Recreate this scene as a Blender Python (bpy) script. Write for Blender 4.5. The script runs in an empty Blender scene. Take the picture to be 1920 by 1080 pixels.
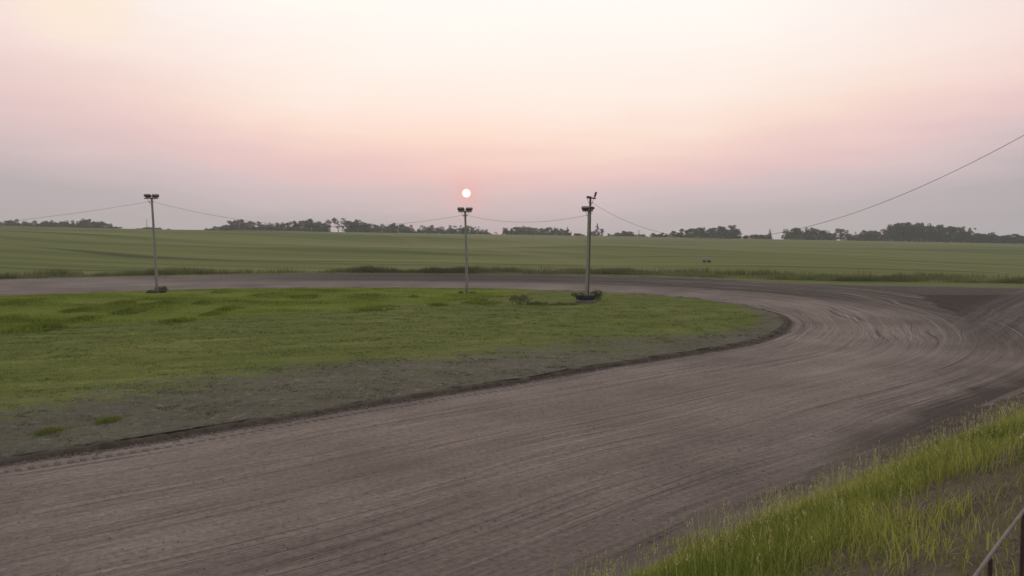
import bpy, bmesh, math, random
import numpy as np
from mathutils import Vector, Matrix

random.seed(7)
RNG = np.random.default_rng(11)
R = math.radians
scene = bpy.context.scene
C = scene.collection

# ------------------------------------------------------------------ camera
CAM_H = 6.0
F_PX = 1507.0                       # focal length in pixels of a 1920 wide frame
PITCH = math.atan(100 / F_PX)
cam_d = bpy.data.cameras.new('camera')
cam_d.sensor_width = 36.0
cam_d.lens = 36.0 * F_PX / 1920
cam_d.clip_start = 0.1
cam_d.clip_end = 6000
cam = bpy.data.objects.new('camera', cam_d)
C.objects.link(cam)
cam.location = (0, 0, CAM_H)
cam.rotation_euler = (R(90) - PITCH, 0, 0)
scene.camera = cam


def srgb(r, g, b, a=1.0):
    def f(c):
        c /= 255.0
        return c / 12.92 if c <= 0.04045 else ((c + 0.055) / 1.055) ** 2.4
    return (f(r), f(g), f(b), a)


# ------------------------------------------------------------------ view
scene.view_settings.view_transform = 'Standard'
scene.view_settings.look = 'None'
scene.view_settings.exposure = 0.1
scene.view_settings.gamma = 1.0
scene.view_settings.use_curve_mapping = False
scene.cycles.max_bounces = 5
scene.cycles.diffuse_bounces = 2
scene.cycles.glossy_bounces = 1
scene.cycles.transmission_bounces = 2
scene.cycles.transparent_max_bounces = 6
scene.cycles.volume_bounces = 0

SUN_AZ = math.atan2(-85, F_PX)      # left of straight ahead
SUN_EL = math.atan(77 / F_PX)
SUN_DIR = Vector((math.sin(SUN_AZ) * math.cos(SUN_EL), math.cos(SUN_AZ) * math.cos(SUN_EL), math.sin(SUN_EL)))

# ------------------------------------------------------------------ node helper
class NT:
    def __init__(self, tree):
        self.t = tree
        self.n = tree.nodes
        self.l = tree.links

    def new(self, kind, **kw):
        nd = self.n.new(kind)
        for k, v in kw.items():
            setattr(nd, k, v)
        return nd

    def put(self, sock, v):
        if isinstance(v, bpy.types.NodeSocket):
            self.l.new(v, sock)
        elif v is not None:
            if sock.type == 'RGBA' and isinstance(v, (int, float)):
                v = (v, v, v, 1)
            sock.default_value = v

    def m(self, op, a, b=None, c=None, clamp=False):
        nd = self.new('ShaderNodeMath', operation=op, use_clamp=clamp)
        self.put(nd.inputs[0], a)
        if b is not None:
            self.put(nd.inputs[1], b)
        if c is not None:
            self.put(nd.inputs[2], c)
        return nd.outputs[0]

    def vm(self, op, a, b=None):
        nd = self.new('ShaderNodeVectorMath', operation=op)
        self.put(nd.inputs[0], a)
        if b is not None:
            self.put(nd.inputs[1], b)
        return nd.outputs[1] if op in ('DOT_PRODUCT', 'LENGTH') else nd.outputs[0]

    def noise(self, vec, scale=1.0, detail=3.0, rough=0.5, dist=0.0, col=False):
        nd = self.new('ShaderNodeTexNoise')
        self.put(nd.inputs['Vector'], vec)
        nd.inputs['Scale'].default_value = scale
        nd.inputs['Detail'].default_value = detail
        nd.inputs['Roughness'].default_value = rough
        nd.inputs['Distortion'].default_value = dist
        return nd.outputs['Color'] if col else nd.outputs['Fac']

    def ramp(self, fac, stops, interp='LINEAR'):
        nd = self.new('ShaderNodeValToRGB')
        cr = nd.color_ramp
        cr.interpolation = interp
        while len(cr.elements) < len(stops):
            cr.elements.new(0.5)
        for e, (p, c) in zip(cr.elements, stops):
            e.position = p
            e.color = c if not isinstance(c, (int, float)) else (c, c, c, 1)
        self.put(nd.inputs[0], fac)
        return nd.outputs[0]

    def mix(self, fac, a, b, blend='MIX'):
        nd = self.new('ShaderNodeMix', data_type='RGBA', blend_type=blend)
        self.put(nd.inputs[0], fac)
        self.put(nd.inputs[6], a)
        self.put(nd.inputs[7], b)
        return nd.outputs[2]

    def step(self, v, lo, hi):
        nd = self.new('ShaderNodeMapRange', interpolation_type='SMOOTHSTEP')
        self.put(nd.inputs['Value'], v)
        self.put(nd.inputs['From Min'], lo)
        self.put(nd.inputs['From Max'], hi)
        return nd.outputs[0]

    def attr(self, name):
        return self.new('ShaderNodeAttribute', attribute_name=name).outputs['Fac']

    def xyz(self, x, y, z=0.0):
        nd = self.new('ShaderNodeCombineXYZ')
        self.put(nd.inputs[0], x)
        self.put(nd.inputs[1], y)
        self.put(nd.inputs[2], z)
        return nd.outputs[0]

    def sep(self, v):
        nd = self.new('ShaderNodeSeparateXYZ')
        self.put(nd.inputs[0], v)
        return nd.outputs


# ------------------------------------------------------------------ sky
world = bpy.data.worlds.new('World')
scene.world = world
world.use_nodes = True
W = NT(world.node_tree)
W.n.clear()
tc = W.new('ShaderNodeTexCoord')
d = W.vm('NORMALIZE', tc.outputs['Generated'])
dx, dy, dz = W.sep(d)
az = W.m('DIVIDE', W.m('ARCTAN2', dx, dy), R(1))           # degrees from straight ahead
el = W.m('DIVIDE', W.m('ARCSINE', dz), R(1))               # degrees above the horizon
# smoke banks: wide, flat noise in direction space
bank_v = W.xyz(W.m('MULTIPLY', az, 0.045), W.m('MULTIPLY', el, 0.16), 0.3)
bank = W.m('SUBTRACT', W.noise(bank_v, 1.0, 4.0, 0.5, 0.3), 0.5)
bank_f = W.m('SUBTRACT', W.noise(W.xyz(W.m('MULTIPLY', az, 0.09), W.m('MULTIPLY', el, 0.9), 5.1), 1.0, 3.0), 0.5)
# smoke sags to the sides: the warm band tilts down to the right and up on the left
el_w = W.m('ADD', el, W.m('MULTIPLY', bank, 4.0))
el_w = W.m('ADD', el_w, W.m('MULTIPLY', bank_f, 1.5))
azc = W.m('MINIMUM', W.m('ABSOLUTE', W.m('SUBTRACT', az, 1.0)), 45.0)
el_w = W.m('SUBTRACT', el_w, W.m('MULTIPLY', W.m('MULTIPLY', azc, azc), 0.0034))
e = W.m('DIVIDE', el_w, 20.0, clamp=True)
centre = W.ramp(e, [
    (0.00, srgb(194, 181, 184)), (0.06, srgb(203, 187, 190)), (0.14, srgb(215, 193, 195)),
    (0.20, srgb(230, 196, 195)), (0.27, srgb(241, 208, 201)), (0.34, srgb(249, 222, 208)), (0.45, srgb(252, 235, 225)),
    (0.62, srgb(254, 245, 238)), (1.00, (1.05, 1.01, 0.97, 1))])
side = W.ramp(e, [
    (0.00, srgb(178, 170, 174)), (0.06, srgb(196, 181, 185)), (0.13, srgb(217, 194, 195)),
    (0.24, srgb(236, 208, 206)), (0.45, srgb(244, 221, 216)), (0.75, srgb(238, 220, 220)),
    (1.00, srgb(228, 212, 217))])
off = W.m('ABSOLUTE', W.m('ADD', W.m('SUBTRACT', az, 1.5), W.m('MULTIPLY', bank, 14.0)))
sidefac = W.step(off, 12.0, 42.0)
sky = W.mix(sidefac, centre, side)
# the pale yellow window in the smoke high on the left
wx = W.m('DIVIDE', W.m('ADD', az, 27.8), 4.2)
wy = W.m('DIVIDE', W.m('SUBTRACT', el, 14.5), 3.0)
wr = W.m('ADD', W.m('ADD', W.m('MULTIPLY', wx, wx), W.m('MULTIPLY', wy, wy)), W.m('MULTIPLY', bank, 1.5))
win = W.m('SUBTRACT', 1.0, W.step(wr, 0.0, 1.5))
sky = W.mix(W.m('MULTIPLY', win, 0.6), sky, srgb(253, 234, 208))
# the darker smoke bank under it, with a soft upper edge
ex = W.m('ADD', el, W.m('MULTIPLY', bank, 4.0))
bk = W.m('MULTIPLY', W.step(W.m('MULTIPLY', az, -1.0), 18.0, 31.0), W.m('SUBTRACT', 1.0, W.step(ex, 9.5, 11.3)))
sky = W.mix(W.m('MULTIPLY', bk, 0.16), sky, srgb(206, 184, 180))
# rest of the dome: a dim smoky blue grey overhead and behind
up = W.step(el, 22.0, 60.0)
sky = W.mix(up, sky, (0.80, 0.78, 0.76, 1))
behind = W.step(W.m('ABSOLUTE', az), 45.0, 120.0)
sky = W.mix(W.m('MULTIPLY', behind, 0.85), sky, (0.52, 0.51, 0.50, 1))
# sun disc seen through the smoke, with its small aureole
cs = W.vm('DOT_PRODUCT', d, tuple(SUN_DIR))
ang = W.m('DIVIDE', W.m('ARCCOSINE', W.m('MINIMUM', cs, 1.0)), R(1))
glow = W.m('POWER', 2.718, W.m('MULTIPLY', ang, -1.7))
sky = W.mix(W.m('MULTIPLY', glow, 0.75), sky, srgb(250, 160, 158))
glow2 = W.m('POWER', 2.718, W.m('MULTIPLY', ang, -0.22))
sky = W.mix(W.m('MULTIPLY', glow2, 0.26), sky, srgb(242, 190, 180))
disc = W.m('SUBTRACT', 1.0, W.step(ang, 0.24, 0.33))
sky = W.mix(disc, sky, (1.6, 1.35, 1.15, 1))
nish = W.new('ShaderNodeTexSky', sky_type='NISHITA')
nish.sun_disc = False
nish.sun_elevation = SUN_EL
nish.sun_rotation = SUN_AZ
nish.dust_density = 6.0
bg1 = W.new('ShaderNodeBackground')
W.put(bg1.inputs[0], sky)
bg1.inputs[1].default_value = 1.0
bg2 = W.new('ShaderNodeBackground')
W.put(bg2.inputs[0], nish.outputs[0])
bg2.inputs[1].default_value = 0.05
mx = W.new('ShaderNodeMixShader')
mx.inputs[0].default_value = 0.04
W.l.new(bg1.outputs[0], mx.inputs[1])
W.l.new(bg2.outputs[0], mx.inputs[2])
wo = W.new('ShaderNodeOutputWorld')
W.l.new(mx.outputs[0], wo.inputs[0])

# ------------------------------------------------------------------ sun lamp (weak, red, veiled by smoke)
sun_d = bpy.data.lights.new('sun', 'SUN')
sun_d.energy = 0.6
sun_d.angle = R(10)
sun_d.color = (1.0, 0.62, 0.45)
sun = bpy.data.objects.new('sun', sun_d)
C.objects.link(sun)
sun.rotation_euler = (-SUN_DIR).to_track_quat('-Z', 'Y').to_euler()
sun.location = (-20, 300, 60)

# ================================================================== ground layout
def ray(px, py):
    u = (px - 960) / F_PX
    v = (540 - py) / F_PX
    cp, sp = math.cos(PITCH), math.sin(PITCH)
    return np.array([u, cp + v * sp, -sp + v * cp])


def G(px, py, z=0.0):
    """the point of the real ground that the camera sees there (survey of the photograph)"""
    dd = ray(px, py)
    k = (z - CAM_H) / dd[2]
    return dd[0] * k, dd[1] * k


# inner edge of the track, one closed loop (metres)
loop_px = [(0, 873), (160, 850), (333, 823), (480, 798), (640, 770), (800, 745), (973, 719), (1073, 701), (1180, 684), (1280, 668),
           (1380, 651), (1440, 636), (1474, 618), (1480, 603), (1455, 588), (1380, 571), (1280, 560), (1190, 553), (1080, 548), (960, 544.5),
           (800, 542.5), (650, 541.5), (480, 542.5), (300, 547), (140, 552), (0, 557)]
loop = [G(*p) for p in loop_px] + [(-64, 69), (-77, 55), (-83, 38), (-82, 20), (-74, 4), (-60, -6), (-46, -7), (-33, 3), (-22.5, 12.6)]


def catmull(pts, per=60):
    P = np.array(pts, float)
    n = len(P)
    out = []
    for i in range(n):
        a, b, c, dd = P[i - 1], P[i], P[(i + 1) % n], P[(i + 2) % n]
        for k in range(per):
            t = k / per
            out.append(0.5 * ((2 * b) + (-a + c) * t + (2 * a - 5 * b + 4 * c - dd) * t * t + (-a + 3 * b - 3 * c + dd) * t ** 3))
    return np.array(out)


def resample(P, n):
    Q = np.vstack([P, P[:1]])
    s = np.concatenate([[0], np.cumsum(np.hypot(*(Q[1:] - Q[:-1]).T))])
    t = np.linspace(0, s[-1], n, endpoint=False)
    return np.stack([np.interp(t, s, Q[:, 0]), np.interp(t, s, Q[:, 1])], 1), s[-1]


raw = catmull(loop)
INNER, LOOP_LEN = resample(raw, 1500)
# smooth the surveyed loop so that offsets stay clean
for _ in range(60):
    INNER = (np.roll(INNER, 1, 0) + 2 * INNER + np.roll(INNER, -1, 0)) / 4
LP = INNER[::4]
LQ = np.roll(LP, -1, 0)
TRACK_W = 14.2


def loop_dist(x, y):
    """signed distance to the inner edge: positive outside"""
    x = np.asarray(x, float).ravel()
    y = np.asarray(y, float).ravel()
    out = np.empty(len(x))
    ax, ay = LP.T
    bx, by = (LQ - LP).T
    bb = bx * bx + by * by
    for i in range(0, len(x), 20000):
        X = x[i:i + 20000, None]
        Y = y[i:i + 20000, None]
        t = np.clip(((X - ax) * bx + (Y - ay) * by) / bb, 0, 1)
        dd = np.hypot(X - ax - t * bx, Y - ay - t * by).min(1)
        c = ((ay[None] > Y) != ((ay + by)[None] > Y)) & (X < bx * (Y - ay) / np.where(by == 0, 1e-9, by) + ax)
        ins = c.sum(1) % 2 == 1
        out[i:i + 20000] = np.where(ins, -dd, dd)
    return out


def sstep(v, a, b):
    t = np.clip((v - a) / (b - a), 0, 1)
    return t * t * (3 - 2 * t)


# cheap smooth value noise in numpy
_perm = RNG.random((64, 64))


def vnoise(x, y):
    x = np.asarray(x, float)
    y = np.asarray(y, float)
    xi = np.floor(x).astype(int)
    yi = np.floor(y).astype(int)
    fx = x - xi
    fy = y - yi
    fx = fx * fx * (3 - 2 * fx)
    fy = fy * fy * (3 - 2 * fy)
    g = lambda a, b: _perm[a % 64, b % 64]
    return ((g(xi, yi) * (1 - fx) + g(xi + 1, yi) * fx) * (1 - fy) + (g(xi, yi + 1) * (1 - fx) + g(xi + 1, yi + 1) * fx) * fy) * 2 - 1


def fbm(x, y, o=3):
    s = 0
    a = 1
    for k in range(o):
        s = s + a * vnoise(x * 2 ** k + 7.3 * k, y * 2 ** k + 3.1 * k)
        a *= 0.5
    return s


N0 = np.array([0.3, 32.3])
ND = np.array([0.653, -0.757])


def ncoord(x, y):
    return (x - N0[0]) * ND[0] + (y - N0[1]) * ND[1]


crest_px = [(-300, 421), (0, 425.5), (300, 430.5), (480, 433.5), (720, 436.5), (960, 440), (1200, 443.5), (1440, 448.5), (1680, 452.5), (1920, 457), (2200, 461)]
_cr = [ray(*p) for p in crest_px]
CR_R = np.array([c[0] / c[1] for c in _cr])
CR_S = np.array([c[2] / c[1] for c in _cr])
CREST_Y = 450.0


def bank_z(x, y):
    return 0.25 + 0.65 * sstep(y, 35, 80)


def height(x, y, D=None):
    x = np.asarray(x, float)
    y = np.asarray(y, float)
    if D is None:
        D = loop_dist(x, y).reshape(x.shape)
    b = bank_z(x, y)
    n = ncoord(x, y)
    # infield
    zin = 0.14 + 0.10 * sstep(-D, 0, 10) + 0.03 * fbm(x * 0.3, y * 0.3)
    # track
    ztr = b * np.clip(D / TRACK_W, 0, 1)
    # field behind
    r = np.clip(x / np.maximum(y, 1.0), -0.9, 0.9)
    zc = CAM_H + np.interp(r, CR_R, CR_S) * CREST_Y
    a = np.maximum(D - 20, 0)
    t = np.where(y < CREST_Y, a / (a + np.maximum(CREST_Y - y, 0.01)), 1.0)
    zf = b + (zc - b) * (1 - (1 - t) ** 2)
    zf = zf + 0.85 * vnoise(x * 0.016 + 0.5, y * 0.030 - x * 0.006) * sstep(D, 30, 80) * (1 - sstep(y, 270, 380))
    zf = zf + 0.35 * fbm(x * 0.012 + 3, y * 0.02) * sstep(D, 30, 90) * (1 - sstep(y, 330, 430))
    zf = zf - 1.3 * np.exp(-((x - 95 + 0.45 * (y - 200)) / 60) ** 2) * sstep(D, 40, 110) * (1 - sstep(y, 260, 440))
    zf = zf - np.maximum(y - CREST_Y, 0) * 0.022
    # low roll of the verge just outside the track
    zf = zf + 0.18 * np.exp(-((D - 16.5) / 1.6) ** 2) * (1 - sstep(x, 20, 32))
    # embankment on the camera's side
    ze = b + 3.5 * sstep(n, 14.2, 23.2) + 0.06 * fbm(x * 0.5, y * 0.5)
    w = sstep(n, 2, 12) * (1 - sstep(x, 60, 80))
    zo = zf * (1 - w) + ze * w
    z = np.where(D < 0, zin, np.where(D < TRACK_W, ztr, zo))
    return z


def H1(x, y):
    return float(height(np.array([x]), np.array([y]))[0])


# ================================================================== materials
def new_mat(name, rough=0.9, spec=0.2):
    m = bpy.data.materials.new(name)
    m.use_nodes = True
    N = NT(m.node_tree)
    b = N.n.get('Principled BSDF')
    b.inputs['Roughness'].default_value = rough
    b.inputs['Specular IOR Level'].default_value = spec
    return m, N, b


def bump(N, b, h, strength, dist):
    nd = N.new('ShaderNodeBump')
    nd.inputs['Strength'].default_value = strength
    nd.inputs['Distance'].default_value = dist
    N.put(nd.inputs['Height'], h)
    N.l.new(nd.outputs[0], b.inputs['Normal'])


def soil_colour(N, pos):
    n1 = N.noise(pos, 0.35, 4, 0.6)
    n2 = N.noise(pos, 9.0, 4, 0.65)
    c = N.ramp(n1, [(0.3, (0.066, 0.054, 0.047, 1)), (0.55, (0.116, 0.097, 0.085, 1)), (0.75, (0.165, 0.138, 0.122, 1))])
    return N.mix(0.55, c, N.ramp(n2, [(0.3, (0.4, 0.4, 0.4, 1)), (0.7, (1.3, 1.3, 1.3, 1))]), 'MULTIPLY')


def lane_marks(N, col, x, y):
    """exit lane that leaves the turn: wheel ruts beside a wedge of dark turned soil"""
    pos = N.xyz(x, y)
    col = N.mix(N.m('MULTIPLY', N.step(N.m('ADD', N.attr('wedge'), N.m('MULTIPLY', N.m('SUBTRACT', N.noise(pos, 0.55, 6, 0.75), 0.5), 2.0)), 0.28, 0.66), 0.92), col,
                N.mix(N.noise(pos, 2.5, 4, 0.7), (0.018, 0.013, 0.011, 1), (0.050, 0.036, 0.031, 1)))
    q = N.m('MULTIPLY', N.m('SUBTRACT', N.m('SUBTRACT', x, 30.0), N.m('MULTIPLY', N.m('SUBTRACT', y, 52.0), 0.82)), 0.773)
    q = N.m('ADD', q, N.m('MULTIPLY', N.m('SUBTRACT', N.noise(pos, 0.05, 1), 0.5), 0.9))
    on = N.m('MULTIPLY', N.step(N.m('ADD', x, N.m('MULTIPLY', N.noise(pos, 0.5, 3), 4.0)), 24.0, 34.0), N.m('SUBTRACT', 1.0, N.step(N.m('ABSOLUTE', N.m('SUBTRACT', q, 6.0)), 6.0, 8.5)))
    r_ = N.noise(N.xyz(N.m('MULTIPLY', q, 1.7), N.m('MULTIPLY', y, 0.05)), 1.0, 5, 0.75)
    lc = N.ramp(r_, [(0.38, (0.055, 0.045, 0.040, 1)), (0.5, (0.10, 0.085, 0.076, 1)), (0.62, (0.175, 0.148, 0.132, 1))])
    lc = N.mix(0.6, lc, N.ramp(N.noise(pos, 3.5, 5, 0.75), [(0.34, (0.45, 0.45, 0.45, 1)), (0.66, (1.4, 1.4, 1.4, 1))]), 'MULTIPLY')
    col = N.mix(N.m('MULTIPLY', on, 0.6), col, lc)
    return col


def mat_ground():
    m, N, b = new_mat('ground_cover', 0.95, 0.1)
    pos = N.new('ShaderNodeNewGeometry').outputs['Position']
    x, y, z = N.sep(pos)
    soil = soil_colour(N, pos)
    nbig = N.noise(pos, 0.09, 4, 0.55)
    nmid = N.noise(pos, 0.7, 4, 0.6)
    nfine = N.noise(pos, 6.0, 4, 0.7)
    # mown infield grass, streaked along the mower's way
    sv = N.xyz(N.m('ADD', N.m('MULTIPLY', x, 0.10), N.m('MULTIPLY', y, 0.03)), N.m('SUBTRACT', N.m('MULTIPLY', y, 0.85), N.m('MULTIPLY', x, 0.30)))
    sw = N.noise(sv, 1.0, 3, 0.5)
    mown = N.ramp(N.m('ADD', N.m('MULTIPLY', sw, 0.55), N.m('MULTIPLY', nbig, 0.45)),
                  [(0.36, (0.082, 0.108, 0.018, 1)), (0.52, (0.116, 0.142, 0.027, 1)), (0.64, (0.160, 0.176, 0.044, 1))])
    rough_c = N.ramp(N.m('ADD', N.m('MULTIPLY', nmid, 0.6), N.m('MULTIPLY', nbig, 0.4)),
                     [(0.35, (0.085, 0.116, 0.012, 1)), (0.6, (0.128, 0.164, 0.018, 1)), (0.75, (0.160, 0.188, 0.034, 1))])
    grass = N.mix(N.attr('rough'), mown, rough_c)
    grass = N.mix(0.6, grass, N.ramp(nfine, [(0.3, (0.6, 0.6, 0.6, 1)), (0.7, (1.35, 1.35, 1.35, 1))]), 'MULTIPLY')
    # pale mown verge
    grass = N.mix(N.attr('pale'), grass, N.mix(nmid, (0.105, 0.112, 0.062, 1), (0.150, 0.150, 0.088, 1)))
    # crop field: rows, tramlines, patches of ripening
    cv = N.xyz(N.m('MULTIPLY', x, 0.006), N.m('ADD', N.m('MULTIPLY', y, 0.16), N.m('MULTIPLY', x, 0.02)))
    c1 = N.noise(cv, 1.0, 4, 0.6, 0.4)
    cw = N.xyz(N.m('MULTIPLY', x, 0.004), N.m('ADD', N.m('MULTIPLY', y, 0.035), N.m('MULTIPLY', x, 0.006)))
    c2 = N.noise(cw, 1.0, 2, 0.5, 0.6)
    crop = N.ramp(N.m('ADD', N.m('MULTIPLY', c1, 0.6), N.m('MULTIPLY', c2, 0.4)),
                  [(0.36, (0.070, 0.092, 0.020, 1)), (0.50, (0.114, 0.136, 0.034, 1)), (0.64, (0.166, 0.180, 0.056, 1))])
    warp = N.m('MULTIPLY', N.m('SUBTRACT', N.noise(N.xyz(N.m('MULTIPLY', x, 0.01), N.m('MULTIPLY', y, 0.01)), 1.0, 1, 0.5), 0.5), 70.0)
    tl = N.m('ADD', N.m('ADD', N.m('MULTIPLY', x, 0.10), y), warp)
    fr = N.m('FRACT', N.m('DIVIDE', tl, 23.0))
    line = N.m('SUBTRACT', 1.0, N.step(N.m('ABSOLUTE', N.m('SUBTRACT', fr, 0.5)), 0.03, 0.08))
    brk = N.step(N.noise(N.xyz(N.m('MULTIPLY', x, 0.012), N.m('MULTIPLY', y, 0.05)), 1.0, 2), 0.42, 0.6)
    crop = N.mix(N.m('MULTIPLY', N.m('MULTIPLY', line, brk), 0.75), crop, (0.030, 0.040, 0.012, 1))
    # paler, riper heads towards the crest and to the right
    ripe = N.m('MULTIPLY', N.step(y, 150, 430), N.m('ADD', 0.45, N.m('MULTIPLY', N.step(x, -100, 200), 0.45)))
    crop = N.mix(N.m('MULTIPLY', ripe, 0.45), crop, (0.150, 0.152, 0.070, 1))
    vein = N.m('SUBTRACT', 1.0, N.step(N.m('ABSOLUTE', N.m('ADD', N.m('ADD', N.m('MULTIPLY', x, 2.6), N.m('SUBTRACT', y, 160)), N.m('MULTIPLY', N.m('SUBTRACT', c2, 0.5), 30))), 2.0, 14.0))
    crop = N.mix(N.m('MULTIPLY', vein, 0.35), crop, (0.17, 0.165, 0.085, 1))
    col = N.mix(N.attr('crop'), grass, crop)
    # dead grass on the spectators' bank
    dead = N.mix(N.noise(pos, 3.0, 4, 0.7), (0.060, 0.048, 0.034, 1), (0.145, 0.120, 0.085, 1))
    dfac = N.step(N.m('ADD', N.attr('dead'), N.m('MULTIPLY', N.m('SUBTRACT', N.noise(pos, 1.1, 4, 0.7), 0.5), 1.1)), 0.35, 0.65)
    col = N.mix(dfac, col, dead)
    # soil showing through
    sfac = N.m('ADD', N.attr('bare'), N.m('MULTIPLY', N.m('SUBTRACT', N.noise(N.xyz(N.m('MULTIPLY', x, 0.8), N.m('MULTIPLY', y, 1.2), z), 1.1, 6, 0.78), 0.5), 2.4))
    sfac = N.step(sfac, 0.18, 0.88)
    sg = N.mix(N.m('MULTIPLY', N.attr('thin'), N.m('MULTIPLY', nmid, 0.62)), N.mix(0.35, soil, (0.15, 0.138, 0.118, 1)), (0.080, 0.092, 0.042, 1))
    fl = N.noise(N.xyz(N.m('MULTIPLY', x, 1.6), N.m('MULTIPLY', y, 1.6), z), 2.0, 4, 0.8)
    sg = N.mix(N.m('MULTIPLY', N.attr('thin'), N.step(fl, 0.56, 0.66)), sg, (0.19, 0.18, 0.15, 1))
    sg = N.mix(N.m('MULTIPLY', N.attr('thin'), N.m('SUBTRACT', 1.0, N.step(fl, 0.34, 0.42))), sg, (0.045, 0.047, 0.028, 1))
    col = N.mix(sfac, col, sg)
    dark = N.mix(N.step(N.noise(pos, 2.2, 6, 0.8), 0.32, 0.68), (0.028, 0.020, 0.016, 1), (0.105, 0.082, 0.068, 1))
    col = N.mix(N.m('MULTIPLY', N.attr('wet_shade'), 0.9), col, dark)
    col = lane_marks(N, col, x, y)
    N.l.new(col, b.inputs['Base Color'])
    h = N.m('ADD', N.m('MULTIPLY', nfine, 0.4), N.m('MULTIPLY', N.noise(pos, 25.0, 3, 0.7), 0.3))
    h = N.m('ADD', h, N.m('MULTIPLY', nmid, 0.6))
    bump(N, b, h, 0.7, 0.10)
    return m


def mat_track():
    m, N, b = new_mat('packed_dirt', 0.92, 0.15)
    uv = N.new('ShaderNodeUVMap', uv_map='lane').outputs[0]
    u, v, _ = N.sep(uv)                     # metres along and across
    pos = N.new('ShaderNodeNewGeometry').outputs['Position']
    # lanes wander across as they go along
    wa = N.m('MULTIPLY', N.m('SUBTRACT', N.noise(N.xyz(N.m('MULTIPLY', u, 0.035), N.m('MULTIPLY', v, 0.05)), 1.0, 2), 0.5), 5.0)
    wb = N.m('MULTIPLY', N.m('SUBTRACT', N.noise(N.xyz(N.m('MULTIPLY', u, 0.05), N.m('MULTIPLY', v, 0.09), 9.0), 1.0, 2), 0.5), 7.0)
    wk = N.m('ADD', 0.22, N.m('MULTIPLY', N.attr('turn'), 0.78))
    wa = N.m('MULTIPLY', wa, wk)
    wb = N.m('MULTIPLY', wb, wk)
    va = N.m('ADD', v, wa)
    vb = N.m('ADD', v, wb)
    s1 = N.noise(N.xyz(N.m('MULTIPLY', u, 0.02), N.m('MULTIPLY', va, 0.8)), 1.0, 4, 0.6)
    s2 = N.noise(N.xyz(N.m('MULTIPLY', u, 0.05), N.m('MULTIPLY', vb, 3.0), 3.0), 1.0, 3, 0.6)
    s3 = N.noise(N.xyz(N.m('MULTIPLY', u, 0.25), N.m('MULTIPLY', va, 9.0), 6.0), 1.0, 3, 0.6)
    g1 = N.noise(pos, 7.0, 5, 0.7)
    g2 = N.noise(pos, 45.0, 3, 0.7)
    patch = N.noise(pos, 0.16, 3, 0.5)
    wet_shade = N.attr('wet_shade')
    dry = N.ramp(N.m('ADD', N.m('ADD', N.m('MULTIPLY', s1, 0.40), N.m('MULTIPLY', s2, 0.16)), N.m('MULTIPLY', patch, 0.44)),
                 [(0.36, (0.122, 0.097, 0.086, 1)), (0.50, (0.196, 0.159, 0.142, 1)), (0.64, (0.280, 0.231, 0.208, 1))])
    wetc = N.ramp(N.m('ADD', N.m('MULTIPLY', s1, 0.5), N.m('MULTIPLY', s2, 0.5)),
                  [(0.36, (0.036, 0.028, 0.024, 1)), (0.52, (0.070, 0.056, 0.049, 1)), (0.66, (0.130, 0.107, 0.094, 1))])
    wf = N.step(N.m('ADD', wet_shade, N.m('MULTIPLY', N.m('SUBTRACT', s1, 0.5), 0.9)), 0.15, 0.85)
    col = N.mix(wf, dry, wetc)
    # thin pale and dark tyre lines
    l1 = N.m('SUBTRACT', 1.0, N.step(N.m('ABSOLUTE', N.m('SUBTRACT', N.noise(N.xyz(N.m('MULTIPLY', u, 0.012), N.m('MULTIPLY', va, 2.9), 12.0), 1.0, 1), 0.52)), 0.006, 0.030))
    l2 = N.m('SUBTRACT', 1.0, N.step(N.m('ABSOLUTE', N.m('SUBTRACT', N.noise(N.xyz(N.m('MULTIPLY', u, 0.012), N.m('MULTIPLY', vb, 2.3), 17.0), 1.0, 1), 0.5)), 0.006, 0.024))
    gate = N.step(N.noise(N.xyz(N.m('MULTIPLY', u, 0.09), N.m('MULTIPLY', v, 0.5), 30.0), 1.0, 2), 0.42, 0.62)
    gate1 = N.m('MAXIMUM', gate, N.m('MULTIPLY', N.attr('turn'), 0.6))
    col = N.mix(N.m('MULTIPLY', N.m('MULTIPLY', l1, gate1), N.m('ADD', 0.28, N.m('MULTIPLY', N.attr('turn'), 0.42))), col, (0.34, 0.285, 0.252, 1))
    col = N.mix(N.m('MULTIPLY', N.m('MULTIPLY', l2, gate), N.m('ADD', 0.42, N.m('MULTIPLY', N.attr('turn'), 0.4))), col, (0.060, 0.048, 0.042, 1))
    # marks that cross the lanes, and loose crumbs
    vc = N.m('ADD', v, N.m('ADD', N.m('MULTIPLY', u, 0.045), N.m('MULTIPLY', wb, 1.5)))
    l3 = N.m('SUBTRACT', 1.0, N.step(N.m('ABSOLUTE', N.m('SUBTRACT', N.noise(N.xyz(N.m('MULTIPLY', u, 0.008), N.m('MULTIPLY', vc, 0.9), 41.0), 1.0, 1), 0.5)), 0.004, 0.012))
    gate3 = N.step(N.noise(N.xyz(N.m('MULTIPLY', u, 0.05), N.m('MULTIPLY', v, 0.2), 55.0), 1.0, 2), 0.5, 0.62)
    col = N.mix(N.m('MULTIPLY', N.m('MULTIPLY', l3, gate3), 0.5), col, (0.27, 0.225, 0.20, 1))
    crumb = N.step(N.noise(N.xyz(N.m('MULTIPLY', u, 4.0), N.m('MULTIPLY', v, 9.0), 2.0), 1.0, 3, 0.7), 0.60, 0.68)
    cg = N.step(N.noise(N.xyz(N.m('MULTIPLY', u, 0.12), N.m('MULTIPLY', va, 1.0), 70.0), 1.0, 2), 0.45, 0.6)
    col = N.mix(N.m('MULTIPLY', N.m('MULTIPLY', crumb, cg), 0.65), col, (0.058, 0.044, 0.038, 1))
    col = N.mix(0.5, col, N.ramp(s3, [(0.36, (0.72, 0.72, 0.72, 1)), (0.64, (1.2, 1.2, 1.2, 1))]), 'MULTIPLY')
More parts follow.
